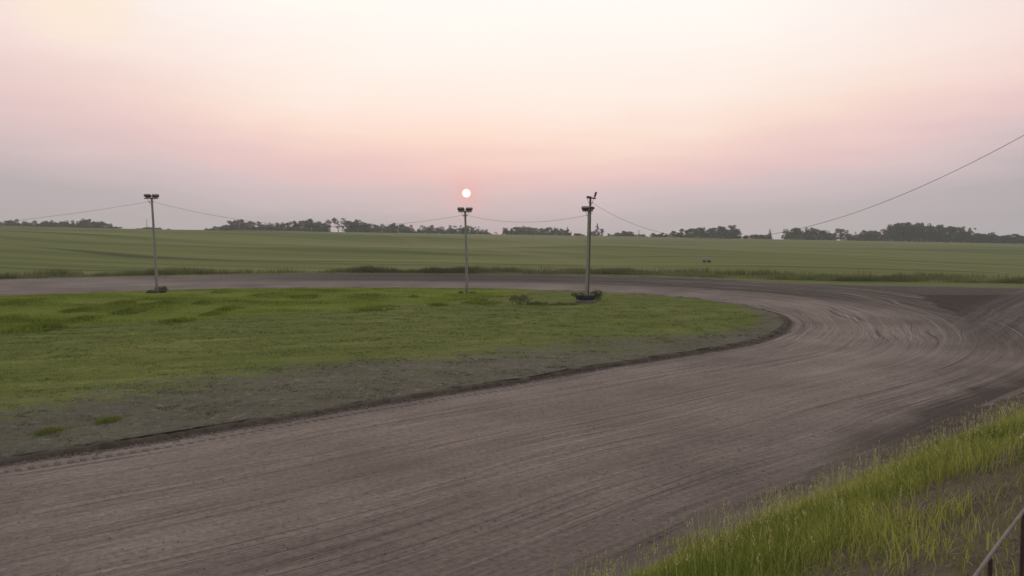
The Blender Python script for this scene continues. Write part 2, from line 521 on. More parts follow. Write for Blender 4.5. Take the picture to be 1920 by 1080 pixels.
    col = N.mix(0.5, col, N.ramp(g1, [(0.34, (0.5, 0.5, 0.5, 1)), (0.66, (1.36, 1.36, 1.36, 1))]), 'MULTIPLY')
    col = lane_marks(N, col, *N.sep(pos)[:2])
    # tractor tread row beside the inner edge
    tu = N.m('ABSOLUTE', N.m('SUBTRACT', N.m('FRACT', N.m('MULTIPLY', u, 3.3)), 0.5))
    tb = N.m('SUBTRACT', 1.0, N.step(N.m('ABSOLUTE', N.m('SUBTRACT', v, N.m('ADD', 0.85, N.m('MULTIPLY', wa, 0.03)))), 0.10, 0.17))
    tread = N.m('MULTIPLY', N.step(tu, 0.2, 0.32), tb)
    col = N.mix(N.m('MULTIPLY', tread, 0.5), col, (0.055, 0.044, 0.038, 1))
    # shade at the foot of the lip, painted into the soil colour
    lip = N.m('SUBTRACT', 1.0, N.step(N.m('ADD', v, N.m('MULTIPLY', N.m('SUBTRACT', g1, 0.5), 0.8)), 0.02, 0.50))
    col = N.mix(N.m('MULTIPLY', lip, 0.9), col, (0.032, 0.026, 0.022, 1))
    N.l.new(col, b.inputs['Base Color'])
    h = N.m('ADD', N.m('MULTIPLY', s2, 0.5), N.m('MULTIPLY', s3, 0.22))
    h = N.m('ADD', h, N.m('MULTIPLY', g1, 0.45))
    h = N.m('ADD', h, N.m('MULTIPLY', g2, 0.12))
    h = N.m('SUBTRACT', h, N.m('MULTIPLY', tread, 0.4))
    h = N.m('SUBTRACT', h, N.m('MULTIPLY', N.m('MULTIPLY', l2, gate), 0.4))
    bump(N, b, h, 0.85, 0.10)
    return m


def mat_leaf(name, c0, c1, trans=0.25, rough=0.7):
    """blades and leaves: colour varies blade by blade through the 'tint' attribute"""
    m, N, b = new_mat(name, rough, 0.15)
    t = N.attr('tint')
    col = N.mix(t, c0, c1)
    N.l.new(col, b.inputs['Base Color'])
    tr = N.new('ShaderNodeBsdfTranslucent')
    N.l.new(col, tr.inputs[0])
    mixs = N.new('ShaderNodeMixShader')
    mixs.inputs[0].default_value = trans
    out = N.n.get('Material Output')
    N.l.new(b.outputs[0], mixs.inputs[1])
    N.l.new(tr.outputs[0], mixs.inputs[2])
    N.l.new(mixs.outputs[0], out.inputs[0])
    return m


def mat_simple(name, c0, c1, scale=8.0, rough=0.8, spec=0.3, metal=0.0, stretch=(1, 1, 1), bmp=0.3):
    m, N, b = new_mat(name, rough, spec)
    b.inputs['Metallic'].default_value = metal
    pos = N.new('ShaderNodeTexCoord').outputs['Object']
    p = N.vm('MULTIPLY', pos, stretch)
    n = N.noise(p, scale, 4, 0.65)
    N.l.new(N.ramp(n, [(0.3, (*c0, 1)), (0.7, (*c1, 1))]), b.inputs['Base Color'])
    bump(N, b, n, bmp, 0.01)
    return m


M = {
    'ground': mat_ground(), 'track': mat_track(),
    'near_grass': mat_leaf('verge_grass_blades', (0.110, 0.160, 0.020, 1), (0.420, 0.430, 0.115, 1), 0.4),
    'stalk': mat_leaf('seeding_grass', (0.34, 0.35, 0.12, 1), (0.60, 0.57, 0.30, 1), 0.35),
    'dead': mat_leaf('dead_grass', (0.07, 0.055, 0.038, 1), (0.36, 0.30, 0.20, 1), 0.25),
    'rough': mat_leaf('rough_grass', (0.070, 0.108, 0.009, 1), (0.310, 0.370, 0.045, 1), 0.45),
    'mown': mat_leaf('mown_blades', (0.085, 0.115, 0.018, 1), (0.250, 0.280, 0.070, 1), 0.4),
    'weed': mat_leaf('dark_weeds', (0.035, 0.050, 0.012, 1), (0.090, 0.105, 0.032, 1), 0.2),
    'verge': mat_leaf('tall_field_edge_grass', (0.060, 0.075, 0.020, 1), (0.200, 0.205, 0.085, 1), 0.35),
    'leafA': mat_leaf('broadleaf_foliage', (0.022, 0.032, 0.010, 1), (0.060, 0.072, 0.026, 1), 0.15),
    'leafB': mat_leaf('spruce_foliage', (0.014, 0.022, 0.012, 1), (0.038, 0.048, 0.026, 1), 0.05),
    'shrub': mat_leaf('shrub_foliage', (0.050, 0.062, 0.020, 1), (0.160, 0.170, 0.070, 1), 0.3),
    'bark': mat_simple('bark', (0.045, 0.036, 0.030), (0.11, 0.09, 0.075), 3, 0.9, 0.1),
    'pole': mat_simple('weathered_pole_wood', (0.20, 0.185, 0.165), (0.36, 0.34, 0.305), 5, 0.85, 0.15, stretch=(6, 6, 0.35)),
    'pole_dark': mat_simple('tarred_pole_wood', (0.06, 0.055, 0.048), (0.125, 0.115, 0.10), 5, 0.85, 0.15, stretch=(6, 6, 0.35)),
    'steel': mat_simple('dull_brown_steel', (0.045, 0.032, 0.030), (0.085, 0.065, 0.060), 12, 0.6, 0.4),
    'galv': mat_simple('galvanised_steel', (0.20, 0.20, 0.20), (0.32, 0.32, 0.31), 20, 0.55, 0.4, 0.6),
    'lens': mat_simple('dusty_lamp_glass', (0.16, 0.15, 0.14), (0.24, 0.23, 0.22), 15, 0.25, 0.6),
    'wire': mat_simple('black_cable', (0.05, 0.045, 0.045), (0.09, 0.08, 0.08), 10, 0.6, 0.3),
    'rubber': mat_simple('old_tyre_rubber', (0.010, 0.010, 0.009), (0.035, 0.034, 0.030), 9, 0.75, 0.3),
    'concrete': mat_simple('weathered_concrete', (0.10, 0.10, 0.092), (0.19, 0.185, 0.17), 7, 0.9, 0.1),
    'rust': mat_simple('rusty_post_steel', (0.022, 0.015, 0.012), (0.060, 0.036, 0.026), 30, 0.8, 0.3),
    'rail': mat_simple('worn_pipe', (0.105, 0.085, 0.072), (0.21, 0.18, 0.155), 22, 0.65, 0.35),
    'clod': mat_simple('dry_clods', (0.10, 0.082, 0.070), (0.24, 0.20, 0.178), 3, 0.95, 0.05),
    'box': mat_simple('weathered_grey_boards', (0.30, 0.29, 0.26), (0.46, 0.45, 0.41), 6, 0.85, 0.1, stretch=(1, 1, 8)),
    'far_metal': mat_simple('far_mast_metal', (0.10, 0.09, 0.09), (0.16, 0.15, 0.15), 3, 0.6, 0.3),
}


# ================================================================== mesh helpers
def np_mesh(name, co, faces, mat, k=4, attrs=None, smooth=False):
    """one mesh from numpy arrays; faces is an (n, k) index array"""
    me = bpy.data.meshes.new(name)
    co = np.asarray(co, np.float32)
    faces = np.asarray(faces, np.int32)
    me.vertices.add(len(co))
    me.vertices.foreach_set('co', co.ravel())
    me.loops.add(faces.size)
    me.loops.foreach_set('vertex_index', faces.ravel())
    me.polygons.add(len(faces))
    me.polygons.foreach_set('loop_start', np.arange(0, faces.size, k, dtype=np.int32))
    me.polygons.foreach_set('loop_total', np.full(len(faces), k, np.int32))
    me.update(calc_edges=True)
    if smooth:
        me.polygons.foreach_set('use_smooth', np.ones(len(faces), bool))
    for an, av in (attrs or {}).items():
        a = me.attributes.new(an, 'FLOAT', 'POINT')
        a.data.foreach_set('value', np.asarray(av, np.float32))
    me.materials.append(mat)
    return me


def link(name, me, parent=None):
    o = bpy.data.objects.new(name, me)
    C.objects.link(o)
    o.parent = parent
    return o


def tag(o, label=None, cat=None, group=None, kind=None):
    if label:
        o['label'] = label
    if cat:
        o['category'] = cat
    if group:
        o['group'] = group
    if kind:
        o['kind'] = kind
    return o


def empty(name, loc, rz=0.0):
    o = bpy.data.objects.new(name, None)
    o.empty_display_size = 0.2
    o.location = loc
    o.rotation_euler = (0, 0, rz)
    C.objects.link(o)
    return o


def bm_obj(name, bm, mat, parent=None, smooth=False):
    me = bpy.data.meshes.new(name)
    bmesh.ops.recalc_face_normals(bm, faces=bm.faces)
    if smooth:
        for f in bm.faces:
            f.smooth = True
    bm.to_mesh(me)
    bm.free()
    me.materials.append(mat)
    return link(name, me, parent)


def bm_tube(bm, pts, radii, seg=8, cap=True):
    rings = []
    P = [Vector(p) for p in pts]
    for i, p in enumerate(P):
        t = (P[min(i + 1, len(P) - 1)] - P[max(i - 1, 0)]).normalized()
        a = t.cross(Vector((0, 0, 1)))
        if a.length < 0.05:
            a = t.cross(Vector((1, 0, 0)))
        a.normalize()
        c = t.cross(a).normalized()
        r = radii[i] if isinstance(radii, (list, tuple)) else radii
        rings.append([bm.verts.new(p + (a * math.cos(2 * math.pi * k / seg) + c * math.sin(2 * math.pi * k / seg)) * r) for k in range(seg)])
    for A, B in zip(rings, rings[1:]):
        for k in range(seg):
            bm.faces.new((A[k], A[(k + 1) % seg], B[(k + 1) % seg], B[k]))
    if cap:
        bm.faces.new(rings[0])
        bm.faces.new(rings[-1])
    return rings


def bm_box(bm, c, s, rot=None, bev=0.0):
    vs = []
    for sx, sy, sz in ((-1, -1, -1), (1, -1, -1), (1, 1, -1), (-1, 1, -1), (-1, -1, 1), (1, -1, 1), (1, 1, 1), (-1, 1, 1)):
        p = Vector((sx * s[0] / 2, sy * s[1] / 2, sz * s[2] / 2))
        if rot is not None:
            p = rot @ p
        vs.append(bm.verts.new(p + Vector(c)))
    fs = [bm.faces.new([vs[i] for i in f]) for f in ((0, 3, 2, 1), (4, 5, 6, 7), (0, 1, 5, 4), (1, 2, 6, 5), (2, 3, 7, 6), (3, 0, 4, 7))]
    if bev:
        es = {e for f in fs for e in f.edges}
        bmesh.ops.bevel(bm, geom=list(es), offset=bev, segments=2, affect='EDGES', profile=0.5)


# ================================================================== the ground sheets
def wedge(x, y):
    T_ = [(35.0, 69.0), (46.0, 69.5), (29.5, 51.0)]
    m_ = np.full(np.shape(x), 9.0)
    for i in range(3):
        (ax, ay), (bx, by) = T_[i], T_[(i + 1) % 3]
        L_ = math.hypot(bx - ax, by - ay)
        m_ = np.minimum(m_, -((bx - ax) * (y - ay) - (by - ay) * (x - ax)) / L_)
    return np.clip(0.5 + m_ * 0.8, 0, 1)


def zones(x, y, D):
    """material zones of the open ground"""
    n = ncoord(x, y)
    j = fbm(x * 0.25, y * 0.25)
    ins = D < 0
    far_edge = sstep(y, 62, 74)
    w = np.interp(x, [-60, -14, -2, 3, 9, 14, 18, 22], [10, 10, 8.6, 7.5, 4.0, 2.6, 1.8, 1.2])
    w = w * (1 - far_edge) + 0.35 * far_edge
    bare_in = 1 - sstep(-D + 0.22 * w * fbm(x * 0.16 + 40, y * 0.2), 0.10 * w, 1.45 * w + 0.2)
    thin_in = sstep(-D, 0.0, 0.6) * 1.0
    # outside
    right = sstep(x, 26, 34)
    pale_w = np.interp(x, [-60, -2, 0, 20, 30, 50], [0.0, 0.0, 0.5, 0.8, 2.4, 4.6])
    edge = TRACK_W + 0.8 + 0.3 * j
    near = sstep(n, 8, 12)
    bare_out = 1 - sstep(D, edge, edge + 0.6)
    bare_near = 1 - sstep(n + 0.5 * j, 15.6, 17.2)
    # open dirt to the right of the turn
    yf = np.interp(x, [20, 27.5, 35.7, 48.5, 95, 120], [90, 86.3, 80.3, 76.3, 71, 68])
    apron = sstep(x, 22, 27) * (1 - sstep(y - yf, -0.8, 0.4)) * (1 - sstep(n, 12.5, 14.5)) * (1 - sstep(x, 105, 110))
    bare_o = np.maximum(np.where(near > 0.5, bare_near, bare_out), apron)
    D_r = np.where(x > 26, y - yf, D - TRACK_W - 0.6)
    pale = ((D_r > -0.2) & (D_r < pale_w + 0.25 * j)) * (n < 6) * 1.0
    crop = sstep(D - TRACK_W, 6.0, 9.0) * (n < 10) * (1 - apron) * (1 - pale)
    sl = (x - N0[0]) * 0.757 + (y - N0[1]) * 0.653
    nd0 = np.interp(sl, [-22, -18, -14, -8, 0], [22.4, 21.6, 20.5, 19.2, 18.9])
    dead = sstep(n - nd0, -1.2, 1.0)
    bare = np.where(ins, bare_in, bare_o)
    # dark turned soil: the wedge between the lanes and the foot of the bank
    foot = sstep(n + 0.4 * j, 12.8, 14.4) * (1 - sstep(n + 0.5 * j, 15.4, 17.0)) * sstep(x, 3, 16)
    outer = (1 - sstep(D, TRACK_W + 1.0, TRACK_W + 3.5)) * sstep(y, 55, 75) * sstep(x, -25, 10) * 0.75
    strip = apron * sstep(y, 62, 69) * 0.85
    foot = np.maximum(foot, 0)
    wet_shade = np.where(ins, 0.85 * (1 - sstep(-D + 0.15 * fbm(x * 1.5, y * 1.5), 0.15, 0.65)), np.clip(foot * 1.1 * near + strip + outer * (1 - pale) * (1 - near), 0, 1))  # infield term paints the shaded lip as a dark rim; the rest is dark soil
    # rough uncut grass of the infield beyond the mown line
    mx_ = np.array([-90, -45, -30.6, -24.4, -12.8, -9.4, 0, 4, 40])
    my_ = np.array([30, 42, 48, 53, 60, 64.6, 74, 95, 95])
    rough = np.where(ins, sstep(y - np.interp(x, mx_, my_), -0.2, 0.8), 1.0)
    return dict(bare=bare, thin=np.where(ins, thin_in, 0), pale=pale, crop=np.where(ins, 0, crop), dead=np.where(ins, 0, dead), wet_shade=wet_shade, rough=rough, wedge=wedge(x, y))


def grid_faces(nr, nc, wrap):
    i = np.arange(nr - 1)[:, None]
    j = np.arange(nc if wrap else nc - 1)[None]
    j2 = (j + 1) % nc
    return np.stack([i * nc + j, i * nc + j2, (i + 1) * nc + j2, (i + 1) * nc + j], -1).reshape(-1, 4)


# open terrain: a polar sheet around the viewer's bank
th_f = np.linspace(-42, 42, 620)
th_b = np.linspace(42, 318, 140)[1:-1]
th = np.radians(np.concatenate([th_f, th_b]))
rr = np.concatenate([[0.6, 1.2, 1.8], np.geomspace(2.2, 130, 330), np.geomspace(130, 950, 150)[1:]])
TH, RR = np.meshgrid(th, rr)
X = (RR * np.sin(TH)).ravel()
Y = (RR * np.cos(TH)).ravel()
Dg = loop_dist(X, Y)
Zg = height(X, Y, Dg)
zn = zones(X, Y, Dg)
# the sheet dips out of sight under the track and the infield, which are laid on it
Zg = Zg - 0.30 * (1 - sstep(Dg, TRACK_W - 0.5, TRACK_W + 0.3))
fc = grid_faces(len(rr), len(th), True)
fc = fc[:, ::-1]
co = np.stack([X, Y, Zg], 1)
co = np.vstack([co, [[0, 0, H1(0, 0)]]])
for k in zn:
    zn[k] = np.append(zn[k], zn[k][0])
me = np_mesh('ground', co, fc, M['ground'], 4, zn, True)
tag(link('ground', me), kind='structure')

# infield sheet: rings from the lip inward to a middle line
M0 = np.array([-58.0, 33.0])
M1 = np.array([-8.0, 60.0])
mdir = M1 - M0
tt = np.clip(((INNER - M0) @ mdir) / (mdir @ mdir), 0, 1)
MID = M0 + tt[:, None] * mdir
ts = np.concatenate([np.array([0.0, 0.004, 0.008, 0.014]), np.linspace(0.02, 1, 150) ** 1.15])
ring = INNER[None] * (1 - ts[:, None, None]) + MID[None] * ts[:, None, None]
X, Y = ring[..., 0].ravel(), ring[..., 1].ravel()
Di = loop_dist(X, Y)
Di = np.minimum(Di, -0.001)
Zi = height(X, Y, Di)
Zi = Zi.reshape(len(ts), -1)
jit = 0.035 * fbm(X * 2.0, Y * 2.0).reshape(len(ts), -1)
lipn = 0.16 * fbm(INNER[:, 0] * 1.3, INNER[:, 1] * 1.3) + 0.05 * fbm(INNER[:, 0] * 4, INNER[:, 1] * 4)
Zi += jit * 0.5
Zi[2] += 0.05 * lipn / 0.16
Zi[3] += 0.03 * lipn / 0.16
Zi[0] = -0.06
Zi[1] = Zi[1] * 0.55 + 0.02
zn = zones(X, Y, Di)
XY = np.stack([X, Y], 1).reshape(len(ts), -1, 2)
Tn = np.roll(INNER, -1, 0) - np.roll(INNER, 1, 0)
Tn /= np.linalg.norm(Tn, axis=1)[:, None]
Nn = np.stack([Tn[:, 1], -Tn[:, 0]], 1)
if loop_dist(*(INNER[:1] + Nn[:1] * 2).T)[0] < 0:
    Nn = -Nn
for q, wgt in ((0, 1.0), (1, 1.0), (2, 0.8), (3, 0.4)):
    XY[q] += Nn * (lipn * wgt)[:, None]
X, Y = XY[..., 0].ravel(), XY[..., 1].ravel()
me = np_mesh('infield', np.stack([X, Y, Zi.ravel()], 1), grid_faces(len(ts), len(INNER), True), M['ground'], 4, zn, True)
tag(link('infield', me), kind='structure')

# dirt track: a ribbon from the lip outward, banked, rutted
T = np.roll(INNER, -1, 0) - np.roll(INNER, 1, 0)
T /= np.linalg.norm(T, axis=1)[:, None]
NRM = np.stack([T[:, 1], -T[:, 0]], 1)
if loop_dist(*(INNER[:1] + NRM[:1] * 2).T)[0] < 0:
    NRM = -NRM
ds = np.concatenate([[-0.12], np.linspace(0, 15.2, 150)])
P = INNER[None] + NRM[None] * ds[:, None, None]
X, Y = P[..., 0].ravel(), P[..., 1].ravel()
V = np.repeat(ds, len(INNER))
U = np.tile(np.arange(len(INNER)) * LOOP_LEN / len(INNER), len(ds))
Zt = bank_z(X, Y) * np.clip(V / TRACK_W, 0, 1.05)
turn = sstep(X, 5, 20) * sstep(Y, 34, 48)
wv = V + 0.8 * vnoise(U * 0.06, V * 0.1)
rut = 0.014 * vnoise(wv * 2.3, U * 0.03 + 5) + 0.010 * vnoise(wv * 5.5, U * 0.08 + 9) + 0.010 * vnoise(U * 1.1, V * 1.3)
rut = rut + 0.020 * vnoise((V + 1.6 * vnoise(U * 0.045 + 3, V * 0.12)) * 1.7, U * 0.02 + 40) * turn
Zt = Zt + rut * (0.6 + 1.6 * turn) + 0.02
Zt = Zt - 0.16 * sstep(V, TRACK_W + 0.55, TRACK_W + 1.0)
far = sstep(Y, 55, 80)
wet_shade = 0.12 + far * sstep(V, 4.0, 9.5) * 0.85 * sstep(X, -60, -5) + turn * (1 - far) * sstep(V, 3, 13) * 0.45 + 0.22 * sstep(V, 7, 13) * (1 - far) + 0.6 * sstep(V + 0.5 * fbm(X * 0.4, Y * 0.4), 12.8, 14.4) * sstep(X, 3, 16) * (1 - far)
wet_shade = wet_shade + turn * far * 0.15
me = np_mesh('dirt_track', np.stack([X, Y, Zt], 1), grid_faces(len(ds), len(INNER), True), M['track'], 4, dict(wet_shade=wet_shade, turn=turn, wedge=wedge(X, Y)), True)
uvl = me.uv_layers.new(name='lane')
vi = np.empty(len(me.loops), np.int32)
me.loops.foreach_get('vertex_index', vi)
uvs = np.stack([U[vi], V[vi]], 1)
# the quad that closes the loop must not run backwards
lu = uvs[:, 0].reshape(-1, 4)
wrapq = (lu.max(1) - lu.min(1)) > LOOP_LEN / 2
lu[wrapq] = np.where(lu[wrapq] < LOOP_LEN / 2, lu[wrapq] + LOOP_LEN, lu[wrapq])
uvs[:, 0] = lu.ravel()
uvl.data.foreach_set('uv', uvs.astype(np.float32).ravel())
tag(link('dirt_track', me), kind='structure')


# ================================================================== grass, clods: what nobody could count
def blades(name, x, y, z, h, w, mat, lean=0.35, bend=True, tint=None):
    n = len(x)
    a = RNG.random(n) * 2 * np.pi
    ca, sa = np.cos(a), np.sin(a)
    la = RNG.random(n) * 2 * np.pi
    lm = RNG.random(n) * lean * h
    lx, ly = np.cos(la) * lm, np.sin(la) * lm
    base = np.stack([x, y, z], 1)
    wv = np.stack([ca * w / 2, sa * w / 2, np.zeros(n)], 1)
    tint = RNG.random(n) if tint is None else tint
    if bend:
        mid = base + np.stack([lx * 0.3, ly * 0.3, h * 0.6], 1)
        tip = base + np.stack([lx, ly, h], 1)
        co = np.stack([base - wv, base + wv, mid + wv * 0.8, mid - wv * 0.8, tip], 1).reshape(-1, 3)
        i = np.arange(n)[:, None] * 5
        fa = np.concatenate([i + [0, 1, 2], i + [0, 2, 3], i + [3, 2, 4]], 0)
        tn = np.repeat(tint, 5)
    else:
        tip = base + np.stack([lx, ly, h], 1)
        co = np.stack([base - wv, base + wv, tip], 1).reshape(-1, 3)
        fa = np.arange(n * 3).reshape(-1, 3)
        tn = np.repeat(tint, 3)
    return np_mesh(name, co, fa, mat, 3, dict(tint=tn))


def join_arrays(parts):
    return [np.concatenate(p) for p in zip(*parts)]


def keep_view(x, y, lim=0.75):
    return (y > 0.5) & (np.abs(x) < lim * y + 4)


# 1. bright grass on the near bank
def dead_n(x, y):
    sl = (x - N0[0]) * 0.757 + (y - N0[1]) * 0.653
    return np.interp(sl, [-22, -18, -14, -8, 0], [22.4, 21.6, 20.5, 19.2, 18.9])


def on_bank(n_pts, n_lo, n_hi, s_lo=-22, s_hi=36):
    s = RNG.uniform(s_lo, s_hi, n_pts)
    nn = RNG.uniform(n_lo, n_hi, n_pts)
    dirv = np.array([0.757, 0.653])
    x = N0[0] + dirv[0] * s + ND[0] * nn
    y = N0[1] + dirv[1] * s + ND[1] * nn
    return x, y, nn


x, y, nn = on_bank(560000, 15.0, 23.5)
dens = sstep(nn + 1.0 * fbm(x * 0.7, y * 0.7), 15.3, 17.8) ** 1.4 * (1 - 0.95 * sstep(nn - dead_n(x, y) + 0.9 * fbm(x * 0.8 + 4, y * 0.8), -1.2, 1.2))
dens = dens * np.clip(0.75 + 0.45 * fbm(x * 1.6 + 30, y * 1.6), 0.15, 1)
near_boost = np.clip(1.5 - np.hypot(x, y) / 30, 0.45, 1)
k = (RNG.random(len(x)) < dens * near_boost) & keep_view(x, y, 0.8) & (np.hypot(x, y) > 2.0)
x, y, nn = x[k], y[k], nn[k]
hh = RNG.uniform(0.05, 0.27, len(x)) * (0.6 + 0.5 * sstep(nn, 15.8, 18)) * (1 + 0.45 * fbm(x * 1.1, y * 1.1))
tn = np.clip(0.45 + 0.5 * fbm(x * 0.5 + 9, y * 0.5) + RNG.uniform(-0.5, 0.5, len(x)), 0, 1)
me = blades('verge_grass', x, y, height(x, y) - 0.01, np.maximum(hh, 0.05), RNG.uniform(0.005, 0.010, len(x)) * (1 + np.hypot(x, y) / 25), M['near_grass'], 1.0, True, tn)
tag(link('bright_verge_grass', me), 'bright yellow-green grass covering the bank beside the dirt track', 'grass', kind='stuff')

# 2. seeding stalks standing above it
x, y, nn = on_bank(9000, 15.2, 21.0)
k = keep_view(x, y) & (RNG.random(len(x)) < (0.25 + 0.75 * np.exp(-((nn - 17.0) / 1.5) ** 2))) & (fbm(x * 0.4, y * 0.4) > -0.5)
x, y = x[k], y[k]
z = height(x, y)
hh = RNG.uniform(0.2, 0.52, len(x))
cos_, fas_, tns_ = [], [], []
nv = 0
for xi, yi, zi, hi in zip(x, y, z, hh):
    a = random.uniform(0, 6.28)
    l = random.uniform(0.05, 0.3) * hi
    top = np.array([xi + math.cos(a) * l, yi + math.sin(a) * l, zi + hi])
    bs = np.array([xi, yi, zi])
    q = random.uniform(0, 3.14)
    wv = np.array([math.cos(q), math.sin(q), 0]) * 0.004
    t0 = random.random()
    cos_ += [bs - wv, bs + wv, top]
    fas_.append([nv, nv + 1, nv + 2])
    nv += 3
    hl = random.uniform(0.05, 0.11)
    for e_ in range(5):
        c_ = top - (top - bs) / hi * hl * (e_ / 5) + np.random.default_rng(nv).uniform(-0.012, 0.012, 3)
        q = random.uniform(0, 3.14)
        wv = np.array([math.cos(q), math.sin(q), 0]) * random.uniform(0.006, 0.011)
        cos_ += [c_ - wv, c_ + wv, c_ + np.array([0, 0, 0.026])]
        fas_.append([nv, nv + 1, nv + 2])
        nv += 3
    tns_ += [t0] * 18
me = np_mesh('seeding_stalks', np.array(cos_), np.array(fas_), M['stalk'], 3, dict(tint=tns_))
tag(link('seeding_grass_stalks', me), 'pale seed heads on thin stalks above the bright verge grass', 'grass', kind='stuff')

# 3. dead matted grass by the rail fence
x, y, nn = on_bank(280000, 15.6, 25.5, -20, 16)
k = keep_view(x, y, 0.85) & (RNG.random(len(x)) < (0.10 + 0.9 * sstep(nn - dead_n(x, y), -1.5, 1.0)) * (0.5 + 0.4 * fbm(x, y))) & (np.hypot(x, y) > 1.6)
x, y = x[k], y[k]
me = blades('dead', x, y, height(x, y), RNG.uniform(0.01, 0.08, len(x)), RNG.uniform(0.004, 0.010, len(x)), M['dead'], 3.5, True)
tag(link('dead_grass', me), 'brown dead matted grass on the ground around the pipe rail fence', 'grass', kind='stuff')

# 4. rough uncut infield grass
x = RNG.uniform(-62, 22, 230000)
y = RNG.uniform(44, 92, 230000)
Dx = loop_dist(x, y)
zz = zones(x, y, Dx)
k = (Dx < -0.35) & (zz['rough'] > 0.5) & keep_view(x, y, 0.72)
x, y = x[k], y[k]
cl = fbm(x * 0.22, y * 0.38)
hh = np.clip(0.09 + 0.11 * cl + RNG.uniform(-0.04, 0.07, len(x)), 0.02, 0.4)
tn = np.clip(0.62 - 0.35 * cl + RNG.uniform(-0.2, 0.2, len(x)), 0, 1)
me = blades('rough', x, y, height(x, y) - 0.01, hh, RNG.uniform(0.03, 0.06, len(x)), M['rough'], 0.6, False, tn)
tag(link('rough_infield_grass', me), 'uncut bright green grass on the far part of the infield', 'grass', kind='stuff')

# 5. scattered tufts on the thin grass near the track edge
x = RNG.uniform(-34, 22, 60000)
y = RNG.uniform(14, 66, 60000)
Dx = loop_dist(x, y)
zz = zones(x, y, Dx)
k = (Dx < -0.3) & (zz['rough'] < 0.5) & keep_view(x, y, 0.72) & (fbm(x * 0.8, y * 1.3) > 0.15)
x, y = x[k], y[k]
parts = []
for r_ in range(6):
    parts.append((x + RNG.normal(0, 0.06, len(x)), y + RNG.normal(0, 0.06, len(x))))
x, y = join_arrays(parts)
me = blades('tufts', x, y, height(x, y) - 0.005, RNG.uniform(0.015, 0.06, len(x)), RNG.uniform(0.012, 0.03, len(x)), M['weed'], 1.2, False, RNG.uniform(0.3, 1, len(x)))
tag(link('thin_grass_tufts', me), 'sparse short tufts on the bare grey-green soil of the infield', 'grass', kind='stuff')

# 5b. short mown blades
x = RNG.uniform(-34, 24, 420000)
y = RNG.uniform(22, 90, 420000)
Dx = loop_dist(x, y)
zz = zones(x, y, Dx)
k = (Dx < -0.3) & (zz['rough'] < 0.6) & keep_view(x, y, 0.68) & (RNG.random(len(x)) > zz['bare'] * 1.05) & (fbm(x * 0.9, y * 0.9) > -0.5)
x, y = x[k], y[k]
me = blades('mown', x, y, height(x, y) - 0.005, RNG.uniform(0.02, 0.075, len(x)), RNG.uniform(0.015, 0.035, len(x)), M['mown'], 1.5, False, np.clip(0.5 + 0.3 * fbm(x * 0.4, y * 0.7) + RNG.uniform(-0.35, 0.35, len(x)), 0, 1))
tag(link('mown_infield_grass', me), 'short mown green grass on the near part of the infield', 'grass', kind='stuff')

# 6. tall weeds along the foot of the field
seg = np.arange(0, 290000)
x = RNG.uniform(-75, 75, len(seg))
r0 = RNG.random(len(seg))
yf = np.interp(x, [-75, -49, -37, -15, 0, 16, 27.5, 35.7, 48.5, 75], [86, 95, 99, 104.5, 103.5, 98, 91, 86.8, 84.2, 80])
y = yf + r0 ** 1.3 * np.interp(x, [-25, 25], [9, 17]) - 2.5
Dx = loop_dist(x, y)
cl = fbm(x * 0.16 + 20, y * 0.3)
xr = sstep(x, -8, 12)
dens = (sstep(Dx, TRACK_W + 1.0, TRACK_W + 2.2) * (1 - xr) + sstep(y - yf, 0.2, 1.0) * xr) * (1 - sstep(r0, 0.35, 1.0) * 0.9) * np.clip(0.75 + 0.6 * fbm(x * 0.22 + 5, y * 0.4), 0.05, 1)
k = (RNG.random(len(x)) < dens) & (Dx > TRACK_W + 1.0) & keep_view(x, y, 0.72)
x, y, cl, r0 = x[k], y[k], cl[k], r0[k]
hh = np.clip(0.34 + 0.42 * cl + 0.2 * fbm(x * 0.9, y) + RNG.uniform(-0.12, 0.2, len(x)), 0.08, 1.3) * np.where(x < -30, 1.35, 1.0)
tn = np.clip(0.5 - 0.4 * cl + r0 * 0.4 + RNG.uniform(-0.2, 0.2, len(x)), 0, 1)
me = blades('weeds', x, y, height(x, y) - 0.02, hh, RNG.uniform(0.04, 0.09, len(x)), M['verge'], 0.5, False, tn)
tag(link('tall_field_edge_weeds', me), 'tall dark weeds in a band between the track and the crop field', 'weeds', kind='stuff')

# 8. clods thrown up along the lip and on the track
cos_, fas_ = [], []
nv = 0
octv = np.array([[1, 0, 0], [-1, 0, 0], [0, 1, 0], [0, -1, 0], [0, 0, 1], [0, 0, -1]], float)
octf = np.array([[0, 2, 4], [2, 1, 4], [1, 3, 4], [3, 0, 4], [2, 0, 5], [1, 2, 5], [3, 1, 5], [0, 3, 5]])
near_i = np.where((INNER[:, 0] > -22) & (INNER[:, 1] < 50) & (INNER[:, 1] > 8))[0]
for q in range(9000):
    i = int(RNG.choice(near_i))
    if q < 2600:
        off = abs(RNG.normal(0.15, 0.16)) + 0.03
        s = RNG.uniform(0.012, 0.040)
    elif q < 3600:
        off = -abs(RNG.normal(0, 2.2)) - 0.1
        s = RNG.uniform(0.010, 0.030)
    else:
        off = RNG.uniform(0.6, 15)
        s = RNG.uniform(0.005, 0.020)
    p = INNER[i] + NRM[i] * off + T[i] * RNG.uniform(-0.15, 0.15)
    zz_ = 0.02 + 0.25 * max(off, 0) / TRACK_W if off > 0 else 0.15 + 0.1 * min(1, -off / 10)
    v = octv * RNG.uniform(0.6, 1.3, (6, 3)) * s * np.array([1.2, 1.2, 0.7])
    v = v + [p[0], p[1], zz_ + s * 0.3]
    cos_.append(v)
    fas_.append(octf + nv)
    nv += 6
